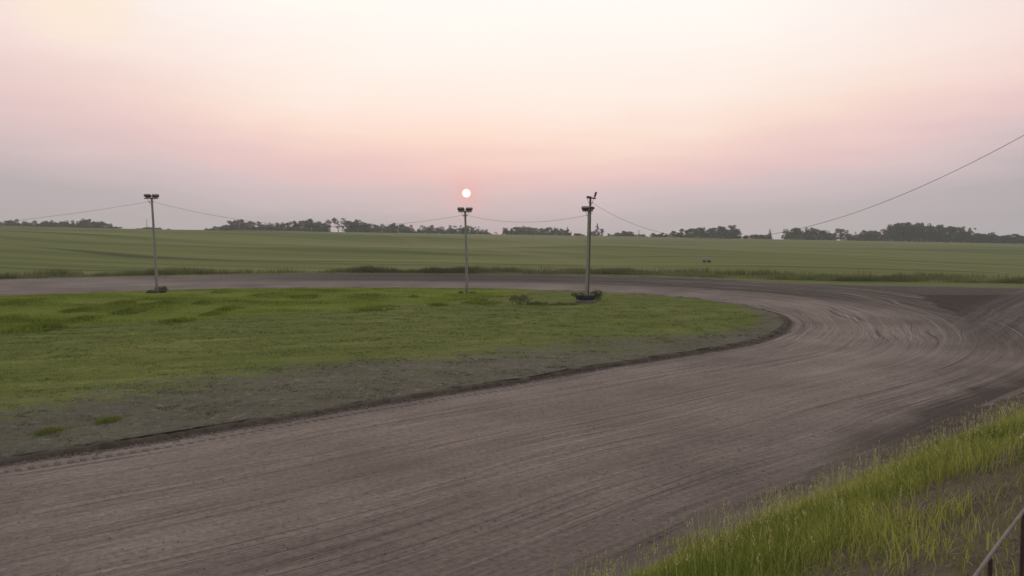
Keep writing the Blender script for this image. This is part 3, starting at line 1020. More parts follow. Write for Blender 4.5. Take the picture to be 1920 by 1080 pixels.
for q in range(3500):
    ss = RNG.uniform(-10, 24)
    nn_ = RNG.normal(15.2, 0.7)
    px_ = N0[0] + 0.757 * ss + ND[0] * nn_
    py_ = N0[1] + 0.653 * ss + ND[1] * nn_
    s_ = RNG.uniform(0.008, 0.024) * (0.6 + py_ / 40)
    v = octv * RNG.uniform(0.6, 1.3, (6, 3)) * s_ * np.array([1.2, 1.2, 0.8])
    zc2 = 0.25 + 0.65 * float(sstep(py_, 35, 80)) + 3.5 * float(sstep(nn_, 14.2, 23.2))
    cos_.append(v + [px_, py_, zc2 - 0.01])
    fas_.append(octf + nv)
    nv += 6
me = np_mesh('clods', np.concatenate(cos_), np.concatenate(fas_), M['clod'], 3)
tag(link('soil_clods', me), 'small dry soil clods scattered on the track and along its edges', 'soil', kind='stuff')


# ================================================================== leafy things
def leaf_cloud(name, centres, radii, n, size, mat, zsq=1.0, seed=0, parent=None, shell=0.55):
    rg = np.random.default_rng(seed)
    c = np.array(centres, float)
    r = np.array(radii, float)
    pick = rg.choice(len(c), n, p=r ** 2 / (r ** 2).sum())
    dv = rg.normal(size=(n, 3))
    dv /= np.linalg.norm(dv, axis=1)[:, None]
    rad = r[pick] * (shell + (1 - shell) * rg.random(n)) ** 0.7 * rg.uniform(0.75, 1.12, n)
    p = c[pick] + dv * rad[:, None] * [1, 1, zsq]
    a = rg.normal(size=(n, 3))
    a /= np.linalg.norm(a, axis=1)[:, None]
    b_ = np.cross(a, rg.normal(size=(n, 3)))
    b_ /= np.linalg.norm(b_, axis=1)[:, None]
    s = size * rg.uniform(0.5, 1.3, n)[:, None]
    co = np.stack([p - a * s * 0.5, p + b_ * s * 0.32, p + a * s * 0.5, p - b_ * s * 0.32], 1).reshape(-1, 3)
    fa = np.arange(n * 4).reshape(-1, 4)
    tint = np.clip(rg.random(n) * 0.6 + 0.4 * rg.random(len(c))[pick], 0, 1)
    me_ = np_mesh(name, co, fa, mat, 4, dict(tint=np.repeat(tint, 4)))
    return me_


def trunk_mesh(h, r, limbs, seed, lean=0.0):
    rg = random.Random(seed)
    bm = bmesh.new()
    pts = []
    px_, py_ = 0, 0
    for i in range(7):
        pts.append((px_, py_, h * i / 6))
        px_ += rg.uniform(-0.03, 0.03) * h + lean * h / 6
        py_ += rg.uniform(-0.03, 0.03) * h
    bm_tube(bm, pts, [r * (1 - 0.75 * i / 6) for i in range(7)], 7)
    for q in range(limbs):
        t = rg.uniform(0.3, 0.92)
        i = int(t * 6)
        b0 = Vector(pts[i])
        a = rg.uniform(0, 6.28)
        L = h * rg.uniform(0.18, 0.36)
        e1 = b0 + Vector((math.cos(a) * L * 0.5, math.sin(a) * L * 0.5, L * 0.35))
        e2 = b0 + Vector((math.cos(a) * L, math.sin(a) * L, L * 0.9))
        rr_ = r * (1 - 0.75 * t) * 0.55
        bm_tube(bm, [b0, e1, e2], [rr_, rr_ * 0.6, rr_ * 0.2], 5)
    me_ = bpy.data.meshes.new('trunk')
    bmesh.ops.recalc_face_normals(bm, faces=bm.faces)
    bm.to_mesh(me_)
    bm.free()
    me_.materials.append(M['bark'])
    return me_


def crown_pts(kind, seed):
    rg = random.Random(seed)
    c, r = [], []
    if kind == 'round':
        for q in range(20):
            a = rg.uniform(0, 6.28)
            zz_ = rg.uniform(0.22, 0.86)
            w = 0.34 * math.sqrt(max(0.05, 1 - ((zz_ - 0.52) / 0.5) ** 2))
            k_ = rg.uniform(0.2, 1) * w
            c.append((math.cos(a) * k_, math.sin(a) * k_, zz_))
            r.append(rg.uniform(0.09, 0.16))
    elif kind == 'tall':
        for q in range(20):
            a = rg.uniform(0, 6.28)
            zz_ = rg.uniform(0.2, 0.9)
            k_ = rg.uniform(0.1, 1) * 0.24 * (1.15 - 0.6 * abs(zz_ - 0.5))
            c.append((math.cos(a) * k_, math.sin(a) * k_, zz_))
            r.append(rg.uniform(0.07, 0.14))
    elif kind == 'spruce':
        for q in range(34):
            zz_ = 0.08 + 0.86 * (q / 33)
            a = rg.uniform(0, 6.28)
            w = 0.24 * (1 - zz_) ** 0.9 * rg.uniform(0.6, 1.2)
            c.append((math.cos(a) * w, math.sin(a) * w, zz_))
            r.append(0.035 + 0.10 * (1 - zz_))
    elif kind == 'airy':
        for q in range(13):
            a = rg.uniform(0, 6.28)
            zz_ = rg.uniform(0.45, 0.93)
            k_ = rg.uniform(0.1, 1) * 0.36
            c.append((math.cos(a) * k_, math.sin(a) * k_, zz_))
            r.append(rg.uniform(0.05, 0.11))
    else:                                              # bush
        for q in range(14):
            a = rg.uniform(0, 6.28)
            zz_ = rg.uniform(0.15, 0.7)
            k_ = rg.uniform(0, 1) * 0.5
            c.append((math.cos(a) * k_, math.sin(a) * k_, zz_))
            r.append(rg.uniform(0.15, 0.26))
    return c, r


# prototypes of unit height, meshes shared by the copies
PROTO = {}
for kind, nvar, nl, size in (('round', 4, 1300, 0.066), ('tall', 3, 1200, 0.060), ('spruce', 3, 900, 0.06), ('airy', 3, 600, 0.05), ('bush', 3, 800, 0.12)):
    for v in range(nvar):
        c_, r_ = crown_pts(kind, 31 * v + len(kind))
        crown = leaf_cloud('crown', c_, r_, nl, size, M['leafB'] if kind == 'spruce' else M['leafA'], 0.85 if kind != 'spruce' else 0.6, v + 5)
        tr_ = trunk_mesh(0.9 if kind in ('spruce',) else 0.78 if kind != 'bush' else 0.5, 0.022, {'round': 8, 'tall': 7, 'spruce': 0, 'airy': 14, 'bush': 4}[kind], v + 2)
        PROTO[kind, v] = (crown, tr_)


def tree(px, top, kind, label, group, wide=1.0, dist=None, cat='tree', name=None):
    """a tree beyond the crest of the field, as tall as the photograph shows it"""
    dist = dist or random.uniform(490, 560)
    dr = ray(px, top)
    k_ = dist / dr[1]
    x_, y_ = dr[0] * k_, dist
    zt = CAM_H + dr[2] * k_
    zb = H1(x_, y_)
    h_ = max(zt - zb, 1.5)
    var = random.randrange({'round': 4, 'tall': 3, 'spruce': 3, 'airy': 3, 'bush': 3}[kind])
    nm = name or {'spruce': 'spruce_tree', 'bush': 'bush'}.get(kind, 'broadleaf_tree')
    root = empty(nm, (x_, y_, zb - 0.1), random.uniform(0, 6.28))
    s = h_ / (0.90 if px < 1440 else 0.96)
    root.scale = (s * wide, s * wide, s)
    tag(root, label, cat, group)
    cr_, tr_ = PROTO[kind, var]
    link('crown', cr_, root)
    link('trunk', tr_, root)
    return root


def top_line(spec):
    xs = [p[0] for p in spec]
    ys = [p[1] for p in spec]
    return lambda px: float(np.interp(px, xs, ys))


SKY = [
    # skyline of one clump, spacing in pixels, kinds, width, label
    ([(-60, 415), (0, 413), (25, 412), (60, 415), (100, 414), (140, 413), (168, 410), (190, 416), (215, 420), (226, 425)], 9, ('round', 'round', 'tall', 'bush'), 1.1,
     'dark rounded tree in the far row left of the left light pole'),
    ([(262, 425.5), (276, 424.5), (290, 425), (300, 427), (316, 427.5)], 9, ('bush',), 1.4,
     'low dark bush on the horizon just behind the left light pole'),
    ([(386, 427), (402, 424), (418, 423), (430, 420)], 9, ('round', 'bush'), 1.1,
     'small tree at the low left end of the long middle tree row'),
    ([(436, 413), (448, 413), (462, 414), (472, 417), (486, 416), (498, 420), (530, 419), (541, 416), (560, 415), (574, 413), (586, 412), (600, 418), (614, 413)], 8, ('round', 'tall', 'tall', 'round'), 0.95,
     'dark tree in the uneven left half of the middle tree row'),
    ([(652, 415), (668, 414), (680, 417), (700, 420), (728, 423), (742, 419), (755, 421), (768, 422)], 8.5, ('round', 'round', 'tall'), 1.0,
     'broad dark tree in the dense right half of the middle tree row'),
    ([(775, 429), (784, 427), (792, 424), (804, 422), (817, 424), (832, 427), (836, 423), (860, 424), (884, 424), (898, 427), (908, 429), (918, 433), (930, 435)], 8.5, ('tall', 'round', 'airy', 'bush'), 0.9,
     'loose small tree in the thinning row behind the centre light pole'),
    ([(949, 427), (962, 425), (978, 424), (994, 425), (1010, 428), (1030, 427), (1048, 428), (1058, 430), (1068, 433)], 8, ('round', 'tall'), 1.0,
     'small tree in the short row between the centre and right light poles'),
    ([(1082, 436), (1092, 436)], 9, ('bush',), 1.2, 'low bush just left of the right light poles'),
    ([(1142, 437), (1150, 437.5), (1164, 433), (1180, 432), (1188, 434), (1196, 438), (1208, 438)], 7.5, ('round', 'bush'), 1.1,
     'little tree on the horizon shortly right of the right light poles'),
    ([(1226, 436), (1242, 436), (1256, 438)], 8, ('round', 'bush'), 1.1, 'small tree at the low left end of the domed grove'),
    ([(1264, 432), (1285, 430), (1310, 426), (1330, 427), (1345, 426), (1370, 424), (1378, 427), (1386, 433)], 7.5, ('round', 'round', 'tall'), 1.05,
     'tree in the domed grove right of the right light poles'),
    ([(1400, 440), (1420, 438), (1436, 436)], 8, ('bush', 'round'), 1.1, 'low tree between the domed grove and the cable'),
    ([(1475, 432), (1484, 427), (1502, 424), (1508, 436), (1520, 427), (1538, 426), (1552, 433), (1562, 435)], 7, ('round', 'airy', 'round'), 1.0,
     'ragged tree right of where the long cable meets the horizon'),
    ([(1590, 436), (1610, 435), (1630, 430), (1650, 431), (1662, 427)], 8, ('round', 'tall', 'airy'), 1.0,
     'tree in the low row left of the tallest right-hand grove'),
    ([(1672, 422), (1682, 419), (1700, 416.5), (1716, 417.5), (1726, 418.5), (1742, 421), (1765, 421), (1775, 427), (1785, 423), (1800, 426)], 6.5, ('round', 'airy', 'tall'), 1.05,
     'tall open-crowned tree in the highest grove of the right-hand tree row'),
    ([(1808, 433), (1820, 428), (1832, 436), (1850, 435), (1876, 436), (1886, 440), (1905, 437), (1918, 440), (1970, 440)], 8, ('round', 'round', 'bush'), 1.1,
     'dark low tree in the row at the right edge of the photo'),
]
for spec, step, kinds, wide, label in SKY:
    f = top_line(spec)
    a, b_ = spec[0][0], spec[-1][0]
    nn_ = max(2, int(round((b_ - a) / step)) + 1)
    for i in range(nn_):
        p = a + (b_ - a) * i / (nn_ - 1)
        kd = kinds[i % len(kinds)]
        top_ = f(p) + (random.uniform(0, 4.5) if i % 2 else random.uniform(-0.6, 1.0))
        tree(p + random.uniform(-1.5, 1.5), top_, kd, label, label, wide * random.uniform(0.9, 1.25))
# trees that stand out on their own
tree(634, 411, 'airy', 'umbrella-crowned tree with sky showing under it, in the middle tree row', None, 1.5)
tree(641, 413, 'airy', 'thin-trunked tree leaning beside the umbrella-crowned tree', None, 0.8)
tree(505, 417.5, 'spruce', 'pointed tree, left of the two small spires in the middle row', None, 1.1)
tree(521, 419, 'spruce', 'pointed tree, right of the two small spires in the middle row', None, 1.0)
tree(1120, 420.5, 'spruce', 'tall pointed spruce just right of the right light poles', None, 0.9)
tree(1111, 432, 'bush', 'round tree left of and below the tall spruce', None, 1.1)
tree(1128, 430, 'tall', 'shorter tree leaning on the right side of the tall spruce', None, 1.0)
tree(1064, 426, 'spruce', 'small pointed tree at the right end of the short row', None, 0.9)
tree(1443, 429.5, 'spruce', 'small lone spruce where the long cable crosses the horizon', None, 1.0)
tree(1578, 426.5, 'round', 'rounded tree standing clear above the low right-hand row', None, 1.3)
tree(1513, 426, 'airy', 'bare thin snag between two ragged trees on the right', None, 0.35)
tree(1822, 427, 'airy', 'sparse see-through tree right of the highest right-hand grove', None, 0.8)

# the brush that closes the foot of the rows
cc, rr2 = [], []
for spec, step, kinds, wide, label in SKY:
    f = top_line(spec)
    p = spec[0][0] - 2
    while p < spec[-1][0] + 3:
        dist = random.uniform(500, 545)
        dr = ray(p, f(min(max(p, spec[0][0]), spec[-1][0])))
        k_ = dist / dr[1]
        x_, y_ = dr[0] * k_, dist
        zc_ = CAM_H + float(np.interp(x_ / y_, CR_R, CR_S)) * y_
        zt = CAM_H + dr[2] * k_
        zb = H1(x_, y_)
        top_z = zc_ + (zt - zc_) * random.uniform(0.50, 0.80) - 1.0
        zz_ = zb + 0.5
        while zz_ < top_z:
            cc.append((x_ + random.uniform(-1, 1), y_, zz_))
            rr2.append(random.uniform(1.0, 1.7))
            zz_ += 1.5
        p += 3.4
me = leaf_cloud('brush', cc, rr2, 70000, 1.0, M['leafA'], 0.8, 77)
tag(link('woodland_brush', me), 'dark brush closing the foot of the tree rows along the horizon', 'brush', kind='stuff')


# shrubs on the infield
def shrub(x_, y_, w, h_, n, seed, label, mat='shrub', size=0.11, group=None, name='shrub'):
    zb = H1(x_, y_)
    root = empty(name, (x_, y_, zb))
    tag(root, label, 'shrub', group)
    rg = random.Random(seed)
    c_, r_ = [], []
    for q in range(12):
        t = rg.uniform(-1, 1)
        c_.append((t * w * 0.36, rg.uniform(-0.2, 0.2) * w, h_ * (0.25 + 0.42 * rg.random() * (1 - abs(t) * 0.5))))
        r_.append(h_ * rg.uniform(0.2, 0.34))
    link('foliage', leaf_cloud('foliage', c_, r_, n, size, M[mat], 0.9, seed), root)
    bm = bmesh.new()
    for q in range(7):
        a = rg.uniform(0, 6.28)
        bm_tube(bm, [(0.04 * math.cos(a), 0.04 * math.sin(a), 0), (w * 0.2 * math.cos(a), 0.2 * w * math.sin(a), h_ * 0.45), (w * 0.34 * math.cos(a), 0.3 * w * math.sin(a), h_ * 0.85)], [0.018, 0.012, 0.004], 5)
    bm_obj('stem', bm, M['bark'], root)
    return root


gx, gy = G(972, 572, 0.2)
shrub(gx, gy, 2.7, 1.05, 800, 3, 'dark spreading shrub on the infield between the centre and right light poles')
gx, gy = G(1116, 564, 0.2)
shrub(gx + 0.2, gy + 0.4, 1.1, 1.15, 800, 5, 'upright brownish shrub behind the right side of the tyre base')
gx, gy = G(1088, 562, 0.2)
shrub(gx, gy + 1.2, 1.6, 0.8, 600, 9, 'pale weeds right behind the stacked tyre and concrete ring')
gx, gy = G(294, 547, 0.2)
shrub(gx + 0.25, gy + 0.55, 1.6, 0.72, 700, 6, 'weedy shrub growing around the foot of the left light pole')

# dark broadleaf clumps in the rough grass
clumps = [((15, 601), 2.6, .42), ((75, 617), 3.6, .35), ((150, 583), 2.6, .30), ((240, 588), 2.4, .36), ((232, 569), 2.6, .3), ((310, 571), 3.0, .34), ((45, 566), 3.0, .28),
          ((378, 570), 2.0, .26), ((430, 581), 1.9, .34), ((160, 600), 2.2, .3), ((483, 554), 1.3, .2), ((552, 557), 1.6, .2), ((415, 549), 2.0, .3), ((776, 558), 1.2, .28), ((335, 603), 2.2, .25), ((400, 590), 2.0, .2),
          ((575, 558), 3.4, .24), ((820, 573), 2.0, .22), ((700, 580), 4.0, .2), ((900, 568), 4.0, .2)]
for i, ((px_, py_), w, h_) in enumerate(clumps):
    gx, gy = G(px_, py_, 0.2)
    rg = np.random.default_rng(100 + i)
    n_ = int(620 * w)
    dx_ = rg.normal(0, w / 4, n_)
    dy_ = rg.normal(0, w / 3.2, n_) + 0.5 * vnoise(dx_ * 0.9 + i, dx_ * 0)
    kp = (fbm(dx_ * 1.1 + 3 * i, dy_ * 1.1) > -0.35)
    dx_, dy_ = dx_[kp], dy_[kp]
    n_ = len(dx_)
    hh_ = h_ * np.clip(1 - (dx_ / (w * 0.6)) ** 2, 0.2, 1) * rg.uniform(0.5, 1.1, n_)
    X_ = gx + dx_
    Y_ = gy + dy_
    me = blades('weed_clump', dx_, dy_, height(X_, Y_) - H1(gx, gy) - 0.02, hh_, rg.uniform(0.04, 0.08, n_), M['rough'], 0.7, False, np.clip(rg.uniform(0.05, 0.65, n_) + 0.25 * fbm(X_ * 0.8, Y_ * 0.8), 0, 1))
    o = link('weed_clump', me)
    o.location = (gx, gy, H1(gx, gy))
    tag(o, 'low dark green clump of weeds in the uncut infield grass', 'weeds', 'dark weed clumps in the uncut infield grass')
gx, gy = G(1035, 572, 0.2)
rg = np.random.default_rng(55)
n_ = 1500
dx_ = rg.uniform(-2.1, 2.1, n_)
dy_ = rg.normal(0, 0.35, n_)
me = blades('weed_patch', dx_, dy_, height(gx + dx_, gy + dy_) - H1(gx, gy) - 0.02, 0.20 * rg.uniform(0.4, 1.1, n_) * np.clip(1 + 0.9 * fbm(dx_ * 1.5, dy_), 0.1, 2), rg.uniform(0.04, 0.08, n_), M['verge'], 0.6, False, rg.uniform(0, 1, n_))
o = link('weed_patch', me)
o.location = (gx, gy, H1(gx, gy))
tag(o, 'long low patch of dark weeds between the infield shrub and the tyre base', 'weeds')
# two tufts on the bare soil near the track
for (px_, py_), w, lb in (((92, 808), 0.75, 'bigger green tuft on the bare soil at the lower left of the infield'),
                          ((204, 788), 0.7, 'faint green tuft on bare soil, farther from the track corner')):
    gx, gy = G(px_, py_, 0.2)
    n_ = 900
    rg = np.random.default_rng(px_)
    dx_ = rg.normal(0, w / 4, n_)
    dy_ = rg.normal(0, w / 3, n_)
    me = blades('grass_tuft', dx_, dy_, np.full(n_, -0.01), rg.uniform(0.04, 0.16, n_), rg.uniform(0.01, 0.02, n_), M['mown'], 1.2, False, rg.uniform(0.0, 0.8, n_))
    o = link('grass_tuft', me)
    o.location = (gx, gy, H1(gx, gy))
    tag(o, lb, 'grass tuft')


# ================================================================== light poles
def floodlight(parent, x_, z_, yaw, tilt, w=0.60):
    """wide hooded floodlight: housing with fins, rim and glass"""
    rot = Matrix.Rotation(yaw, 3, 'Z') @ Matrix.Rotation(tilt, 3, 'X')
    c = Vector((x_, 0, z_))
    bm = bmesh.new()
    bm_box(bm, c, (w, 0.34, 0.20), rot, 0.03)
    for q in range(5):
        bm_box(bm, c + rot @ Vector((-w / 2 + w * (q + 0.5) / 5, 0.0, 0.12)), (0.02, 0.26, 0.05), rot)
    fl = bm_obj('floodlight', bm, M['steel'], parent)
    bm = bmesh.new()
    bm_box(bm, c + rot @ Vector((0.0, -0.20, 0.02)), (w * 0.92, 0.05, 0.17), rot, 0.01)
    bm_obj('rim', bm, M['steel'], fl)
    bm = bmesh.new()
    bm_box(bm, c + rot @ Vector((0.0, -0.232, 0.02)), (w * 0.84, 0.012, 0.13), rot)
    bm_obj('glass', bm, M['lens'], fl)
    bm = bmesh.new()
    bm_box(bm, c + Vector((-w * 0.05 * (1 if x_ > 0 else -1), 0, -0.155)), (w * 0.66, 0.05, 0.05))
    bm_box(bm, c + Vector((w * 0.2, 0, -0.13)), (0.05, 0.04, 0.1))
    bm_box(bm, c + Vector((-w * 0.2, 0, -0.13)), (0.05, 0.04, 0.1))
    bm_obj('bracket', bm, M['steel'], fl)


def pole_shaft(root, h_, r0, r1, lean, mat):
    bm = bmesh.new()
    pts = [(lean * h_ * t + 0.03 * math.sin(t * 3.1), 0, h_ * t - 0.3 * (t == 0)) for t in [i / 8 for i in range(9)]]
    bm_tube(bm, pts, [r0 + (r1 - r0) * i / 8 for i in range(9)], 12)
    bm_obj('pole', bm, mat, root, True)


def light_pole(base_px, top_py, lean, label, flip=1, arm=0.72, z0=0.2):
    gx_, gy_ = G(*base_px, z0)
    zb = H1(gx_, gy_)
    dr = ray(base_px[0], top_py)
    h_ = CAM_H + dr[2] * gy_ / dr[1] - zb
    root = empty('light_pole', (gx_, gy_, zb))
    tag(root, label, 'light pole', 'wooden floodlight poles on the infield')
    hp = h_ - 0.22
    pole_shaft(root, hp, 0.145, 0.10, lean, M['pole'])
    tx = lean * hp
    bm = bmesh.new()
    bm_box(bm, (tx, -0.12, hp - 0.10), (arm * 1.9, 0.09, 0.10), None, 0.008)
    bm_obj('crossarm', bm, M['steel'], root)
    for s in (-1, 1):
        bm = bmesh.new()
        bm_tube(bm, [(tx + s * arm * 0.55, -0.16, hp - 0.12), (tx + s * 0.06, -0.16, hp - 0.72)], 0.018, 6)
        bm_obj('brace', bm, M['galv'], root)
        floodlight(root, tx + s * (arm * 0.55), hp + 0.15, s * R(14) + R(180 if flip < 0 else 0), R(-18 if s > 0 else -24), 0.66)
    bm = bmesh.new()
    bm_tube(bm, [(tx + 0.13, -0.13, hp - 0.5), (tx + 0.13, -0.13, hp - 0.38)], 0.045, 8)
    bm_tube(bm, [(tx - 0.13, -0.13, hp - 0.5), (tx - 0.13, -0.13, hp - 0.38)], 0.045, 8)
    bm_obj('insulator', bm, M['concrete'], root)
    bm = bmesh.new()
    bm_box(bm, (tx * 0.18, -0.20, 1.5), (0.20, 0.12, 0.34), None, 0.01)
    bm_obj('switch_box', bm, M['galv'], root)
    bm = bmesh.new()
    bm_tube(bm, [(tx * 0.2 + 0.05, -0.15, 1.6), (tx * 0.6 + 0.05, -0.135, hp * 0.6), (tx + 0.05, -0.12, hp - 0.1)], 0.02, 6)
    bm_obj('conduit', bm, M['galv'], root)
    return root, Vector((gx_ + tx, gy_, zb + hp - 0.42)), (gx_, gy_, zb)


lpL, attL, baseL = light_pole((294.5, 548), 366, -0.028, 'left light pole with twin floodlights, nearest the left edge', 1)
lpC, attC, baseC = light_pole((875.5, 550), 391, -0.019, 'centre light pole with twin floodlights, under the sun disc', 1)

# right pair: a shorter pale pole and a taller dark pole close behind it
gx, gy = G(1098.5, 569, 0.2)
zb = H1(gx, gy)
baseR = (gx, gy, zb)
rootA = empty('light_pole', (gx, gy, zb))
tag(rootA, 'shorter pale light pole of the right pair, floodlight near its top, standing in the tyre', 'light pole', 'wooden floodlight poles on the infield')
hA = CAM_H + ray(1102, 392)[2] * gy / ray(1102, 392)[1] - zb
pole_shaft(rootA, hA - 0.1, 0.125, 0.085, 0.024, M['pole'])
tx = 0.024 * hA
bm = bmesh.new()
bm_box(bm, (tx - 0.12, -0.12, hA - 0.16), (0.85, 0.09, 0.10), None, 0.008)
bm_obj('crossarm', bm, M['steel'], rootA)
floodlight(rootA, tx - 0.28, hA + 0.06, R(-12), R(-20), 0.62)
floodlight(rootA, tx + 0.26, hA + 0.04, R(78), R(-14), 0.42)
for s in (-1, 1):
    bm = bmesh.new()
    bm_tube(bm, [(tx + s * 0.30, -0.16, hA - 0.2), (tx + s * 0.06, -0.16, hA - 0.72)], 0.018, 6)
    bm_obj('brace', bm, M['galv'], rootA)
attRa = Vector((gx + tx, gy, zb + hA - 0.5))

gxB, gyB = G(1101.5, 561.5, 0.2)
zbB = H1(gxB, gyB)
rootB = empty('light_pole', (gxB, gyB, zbB))
tag(rootB, 'taller dark light pole of the right pair, one floodlight pointing up on its crossarm', 'light pole', 'wooden floodlight poles on the infield')
hB = CAM_H + ray(1108, 368)[2] * gyB / ray(1108, 368)[1] - zbB
pole_shaft(rootB, hB, 0.125, 0.09, 0.022, M['pole_dark'])
tx = 0.022 * hB
bm = bmesh.new()
bm_box(bm, (tx + 0.08, -0.14, hB - 0.16), (0.78, 0.09, 0.13), Matrix.Rotation(R(4), 3, 'Y'), 0.008)
bm_obj('crossarm', bm, M['steel'], rootB)
bm = bmesh.new()
rt = Matrix.Rotation(R(18), 3, 'Y')
bm_box(bm, (tx + 0.42, -0.14, hB + 0.15), (0.15, 0.42, 0.46), rt, 0.03)
fl = bm_obj('floodlight', bm, M['steel'], rootB)
bm = bmesh.new()
bm_box(bm, Vector((tx + 0.42, -0.14, hB + 0.15)) + rt @ Vector((0.082, 0, 0)), (0.012, 0.34, 0.38), rt)
bm_obj('glass', bm, M['lens'], fl)
bm = bmesh.new()
bm_box(bm, (tx - 0.24, -0.14, hB - 0.06), (0.26, 0.26, 0.14), None, 0.03)
bm_obj('floodlight', bm, M['steel'], rootB)
for s in (-1, 1):
    bm = bmesh.new()
    bm_tube(bm, [(tx + s * 0.30, -0.18, hB - 0.2), (tx + s * 0.06, -0.16, hB - 0.8)], 0.018, 6)
    bm_obj('brace', bm, M['galv'], rootB)
bm = bmesh.new()
bm_tube(bm, [(tx + 0.15, -0.14, hB - 0.62), (tx + 0.15, -0.14, hB - 0.5)], 0.05, 8)
bm_obj('insulator', bm, M['concrete'], rootB)
attRb = Vector((gxB + tx + 0.15, gyB - 0.14, zbB + hB - 0.56))


# ---- tyres
def tyre_bm(ro, ri, w, lugs=0):
    bm = bmesh.new()
    prof = [(ri, -w * 0.30), (ri + 0.03, -w * 0.42), ((ro + ri) / 2, -w * 0.5), (ro - 0.06, -w * 0.44), (ro, -w * 0.28), (ro, w * 0.28), (ro - 0.06, w * 0.44), ((ro + ri) / 2, w * 0.5), (ri + 0.03, w * 0.42), (ri, w * 0.30)]
    S = 36
    rings = [[bm.verts.new((r_ * math.cos(2 * math.pi * i / S), r_ * math.sin(2 * math.pi * i / S), z_)) for r_, z_ in prof] for i in range(S)]
    for i in range(S):
        A, B = rings[i], rings[(i + 1) % S]
        for j in range(len(prof)):
            k2 = (j + 1) % len(prof)
            bm.faces.new((A[j], B[j], B[k2], A[k2]))
    for q in range(lugs):
        a = 2 * math.pi * q / lugs
        for s in (-1, 1):
            rot = Matrix.Rotation(a + (0.5 * math.pi / lugs if s > 0 else -0.5 * math.pi / lugs), 3, 'Z') @ Matrix.Rotation(s * R(35), 3, 'X')
            c = Matrix.Rotation(a, 3, 'Z') @ Vector((ro + 0.012, 0, s * w * 0.2))
            bm_box(bm, c, (0.05, 0.045, w * 0.42), rot)
    return bm


def place_tyre(x_, y_, z_, ro, ri, w, rot, label, lugs=0, group=None):
    o = bm_obj('tyre', tyre_bm(ro, ri, w, lugs), M['rubber'], None, False)
    o.location = (x_, y_, z_)
    o.rotation_euler = rot
    tag(o, label, 'tyre', group)
    return o


bx, by, bz = baseR
ring_bm = bmesh.new()
S = 40
prof = [(0.52, 0.0), (0.82, 0.0), (0.82, 0.26), (0.79, 0.30), (0.54, 0.30), (0.52, 0.27)]
rg_ = [[ring_bm.verts.new((r_ * math.cos(2 * math.pi * i / S), r_ * math.sin(2 * math.pi * i / S), z_)) for r_, z_ in prof] for i in range(S)]
for i in range(S):
    for j in range(len(prof)):
        k2 = (j + 1) % len(prof)
        ring_bm.faces.new((rg_[i][j], rg_[(i + 1) % S][j], rg_[(i + 1) % S][k2], rg_[i][k2]))
o = bm_obj('concrete_ring', ring_bm, M['concrete'])
o.location = (bx - 0.02, by, bz - 0.03)
tag(o, 'grey concrete ring on the grass under the big tyre of the right light poles', 'concrete ring')
place_tyre(bx - 0.02, by, bz + 0.27 + 0.235, 0.76, 0.42, 0.46, (R(1.5), R(1), 0), 'large black tractor tyre lying on the concrete ring at the right light poles', 22)
bx, by, bz = baseL
place_tyre(bx - 0.62, by - 0.15, bz + 0.12, 0.36, 0.20, 0.22, (R(9), R(-7), 0.3), 'black tyre lying left of the foot of the left light pole')
place_tyre(bx + 0.60, by - 0.10, bz + 0.13, 0.37, 0.20, 0.23, (R(-6), R(8), 1.1), 'black tyre lying right of the foot of the left light pole')
place_tyre(bx - 0.10, by - 0.55, bz + 0.10, 0.35, 0.20, 0.21, (R(4), R(3), 0.8), 'black tyre lying in front of the foot of the left light pole')
bx, by, bz = baseC
place_tyre(bx - 0.62, by - 0.1, bz + 0.05, 0.30, 0.17, 0.17, (R(4), R(-4), 0.3), 'half-sunk tyre left of the foot of the centre light pole')
place_tyre(bx + 0.58, by - 0.1, bz + 0.05, 0.32, 0.18, 0.17, (R(-3), R(5), 0.9), 'half-sunk tyre right of the foot of the centre light pole')


# ---- cables
def cable(a, b_, sag, label, r=0.012, n_=40, fn=None):
    bm = bmesh.new()
    pts = []
    for i in range(n_ + 1):
        t = i / n_
        if fn:
            pts.append(fn(t))
        else:
            p = a.lerp(b_, t)
            p.z -= sag * 4 * t * (1 - t)
            pts.append(p)
    bm_tube(bm, pts, r, 6)
    o_ = bm_obj('overhead_cable', bm, M['wire'])
    tag(o_, label, 'cable', 'overhead cables strung from the light poles')
    return o_


ex_, ey_ = -112.0, 70.0
endL = Vector((ex_, ey_, 9.6))
cable(attL + Vector((-0.13, -0.13, 0)), endL, 3.6, 'cable running from the left light pole out of the left edge')
cable(attL + Vector((0.13, -0.13, 0)), attC + Vector((-0.13, -0.13, 0)), 1.75, 'cable sagging between the left and the centre light pole')
cable(attC + Vector((0.13, -0.13, 0)), attRa + Vector((-0.10, -0.13, 0)), 0.65, 'cable sagging between the centre pole and the right light poles')
A = attRb
B = Vector((26.0, 26.0, 15.0))


def longc(t):
    z_ = A.z + (-17.4) * t + 24.0 * t * t - (A.z - 8.9) * t
    return Vector((A.x + (B.x - A.x) * t, A.y + (B.y - A.y) * t, z_))


cable(A, B, 0, 'long cable swooping from the right light poles up to the right edge', 0.011, 80, longc)
# the pole that carries it, out of the picture on the right
zb = H1(26, 26)
root = empty('utility_pole', (26, 26, zb))
tag(root, 'tall wooden utility pole outside the right edge carrying the long cable', 'utility pole')
pole_shaft(root, longc(1).z - zb + 0.3, 0.16, 0.11, 0.0, M['pole_dark'])
bm = bmesh.new()
bm_box(bm, (0, 0.16, longc(1).z - zb - 0.1), (1.6, 0.1, 0.12), None, 0.01)
bm_obj('crossarm', bm, M['pole_dark'], root)
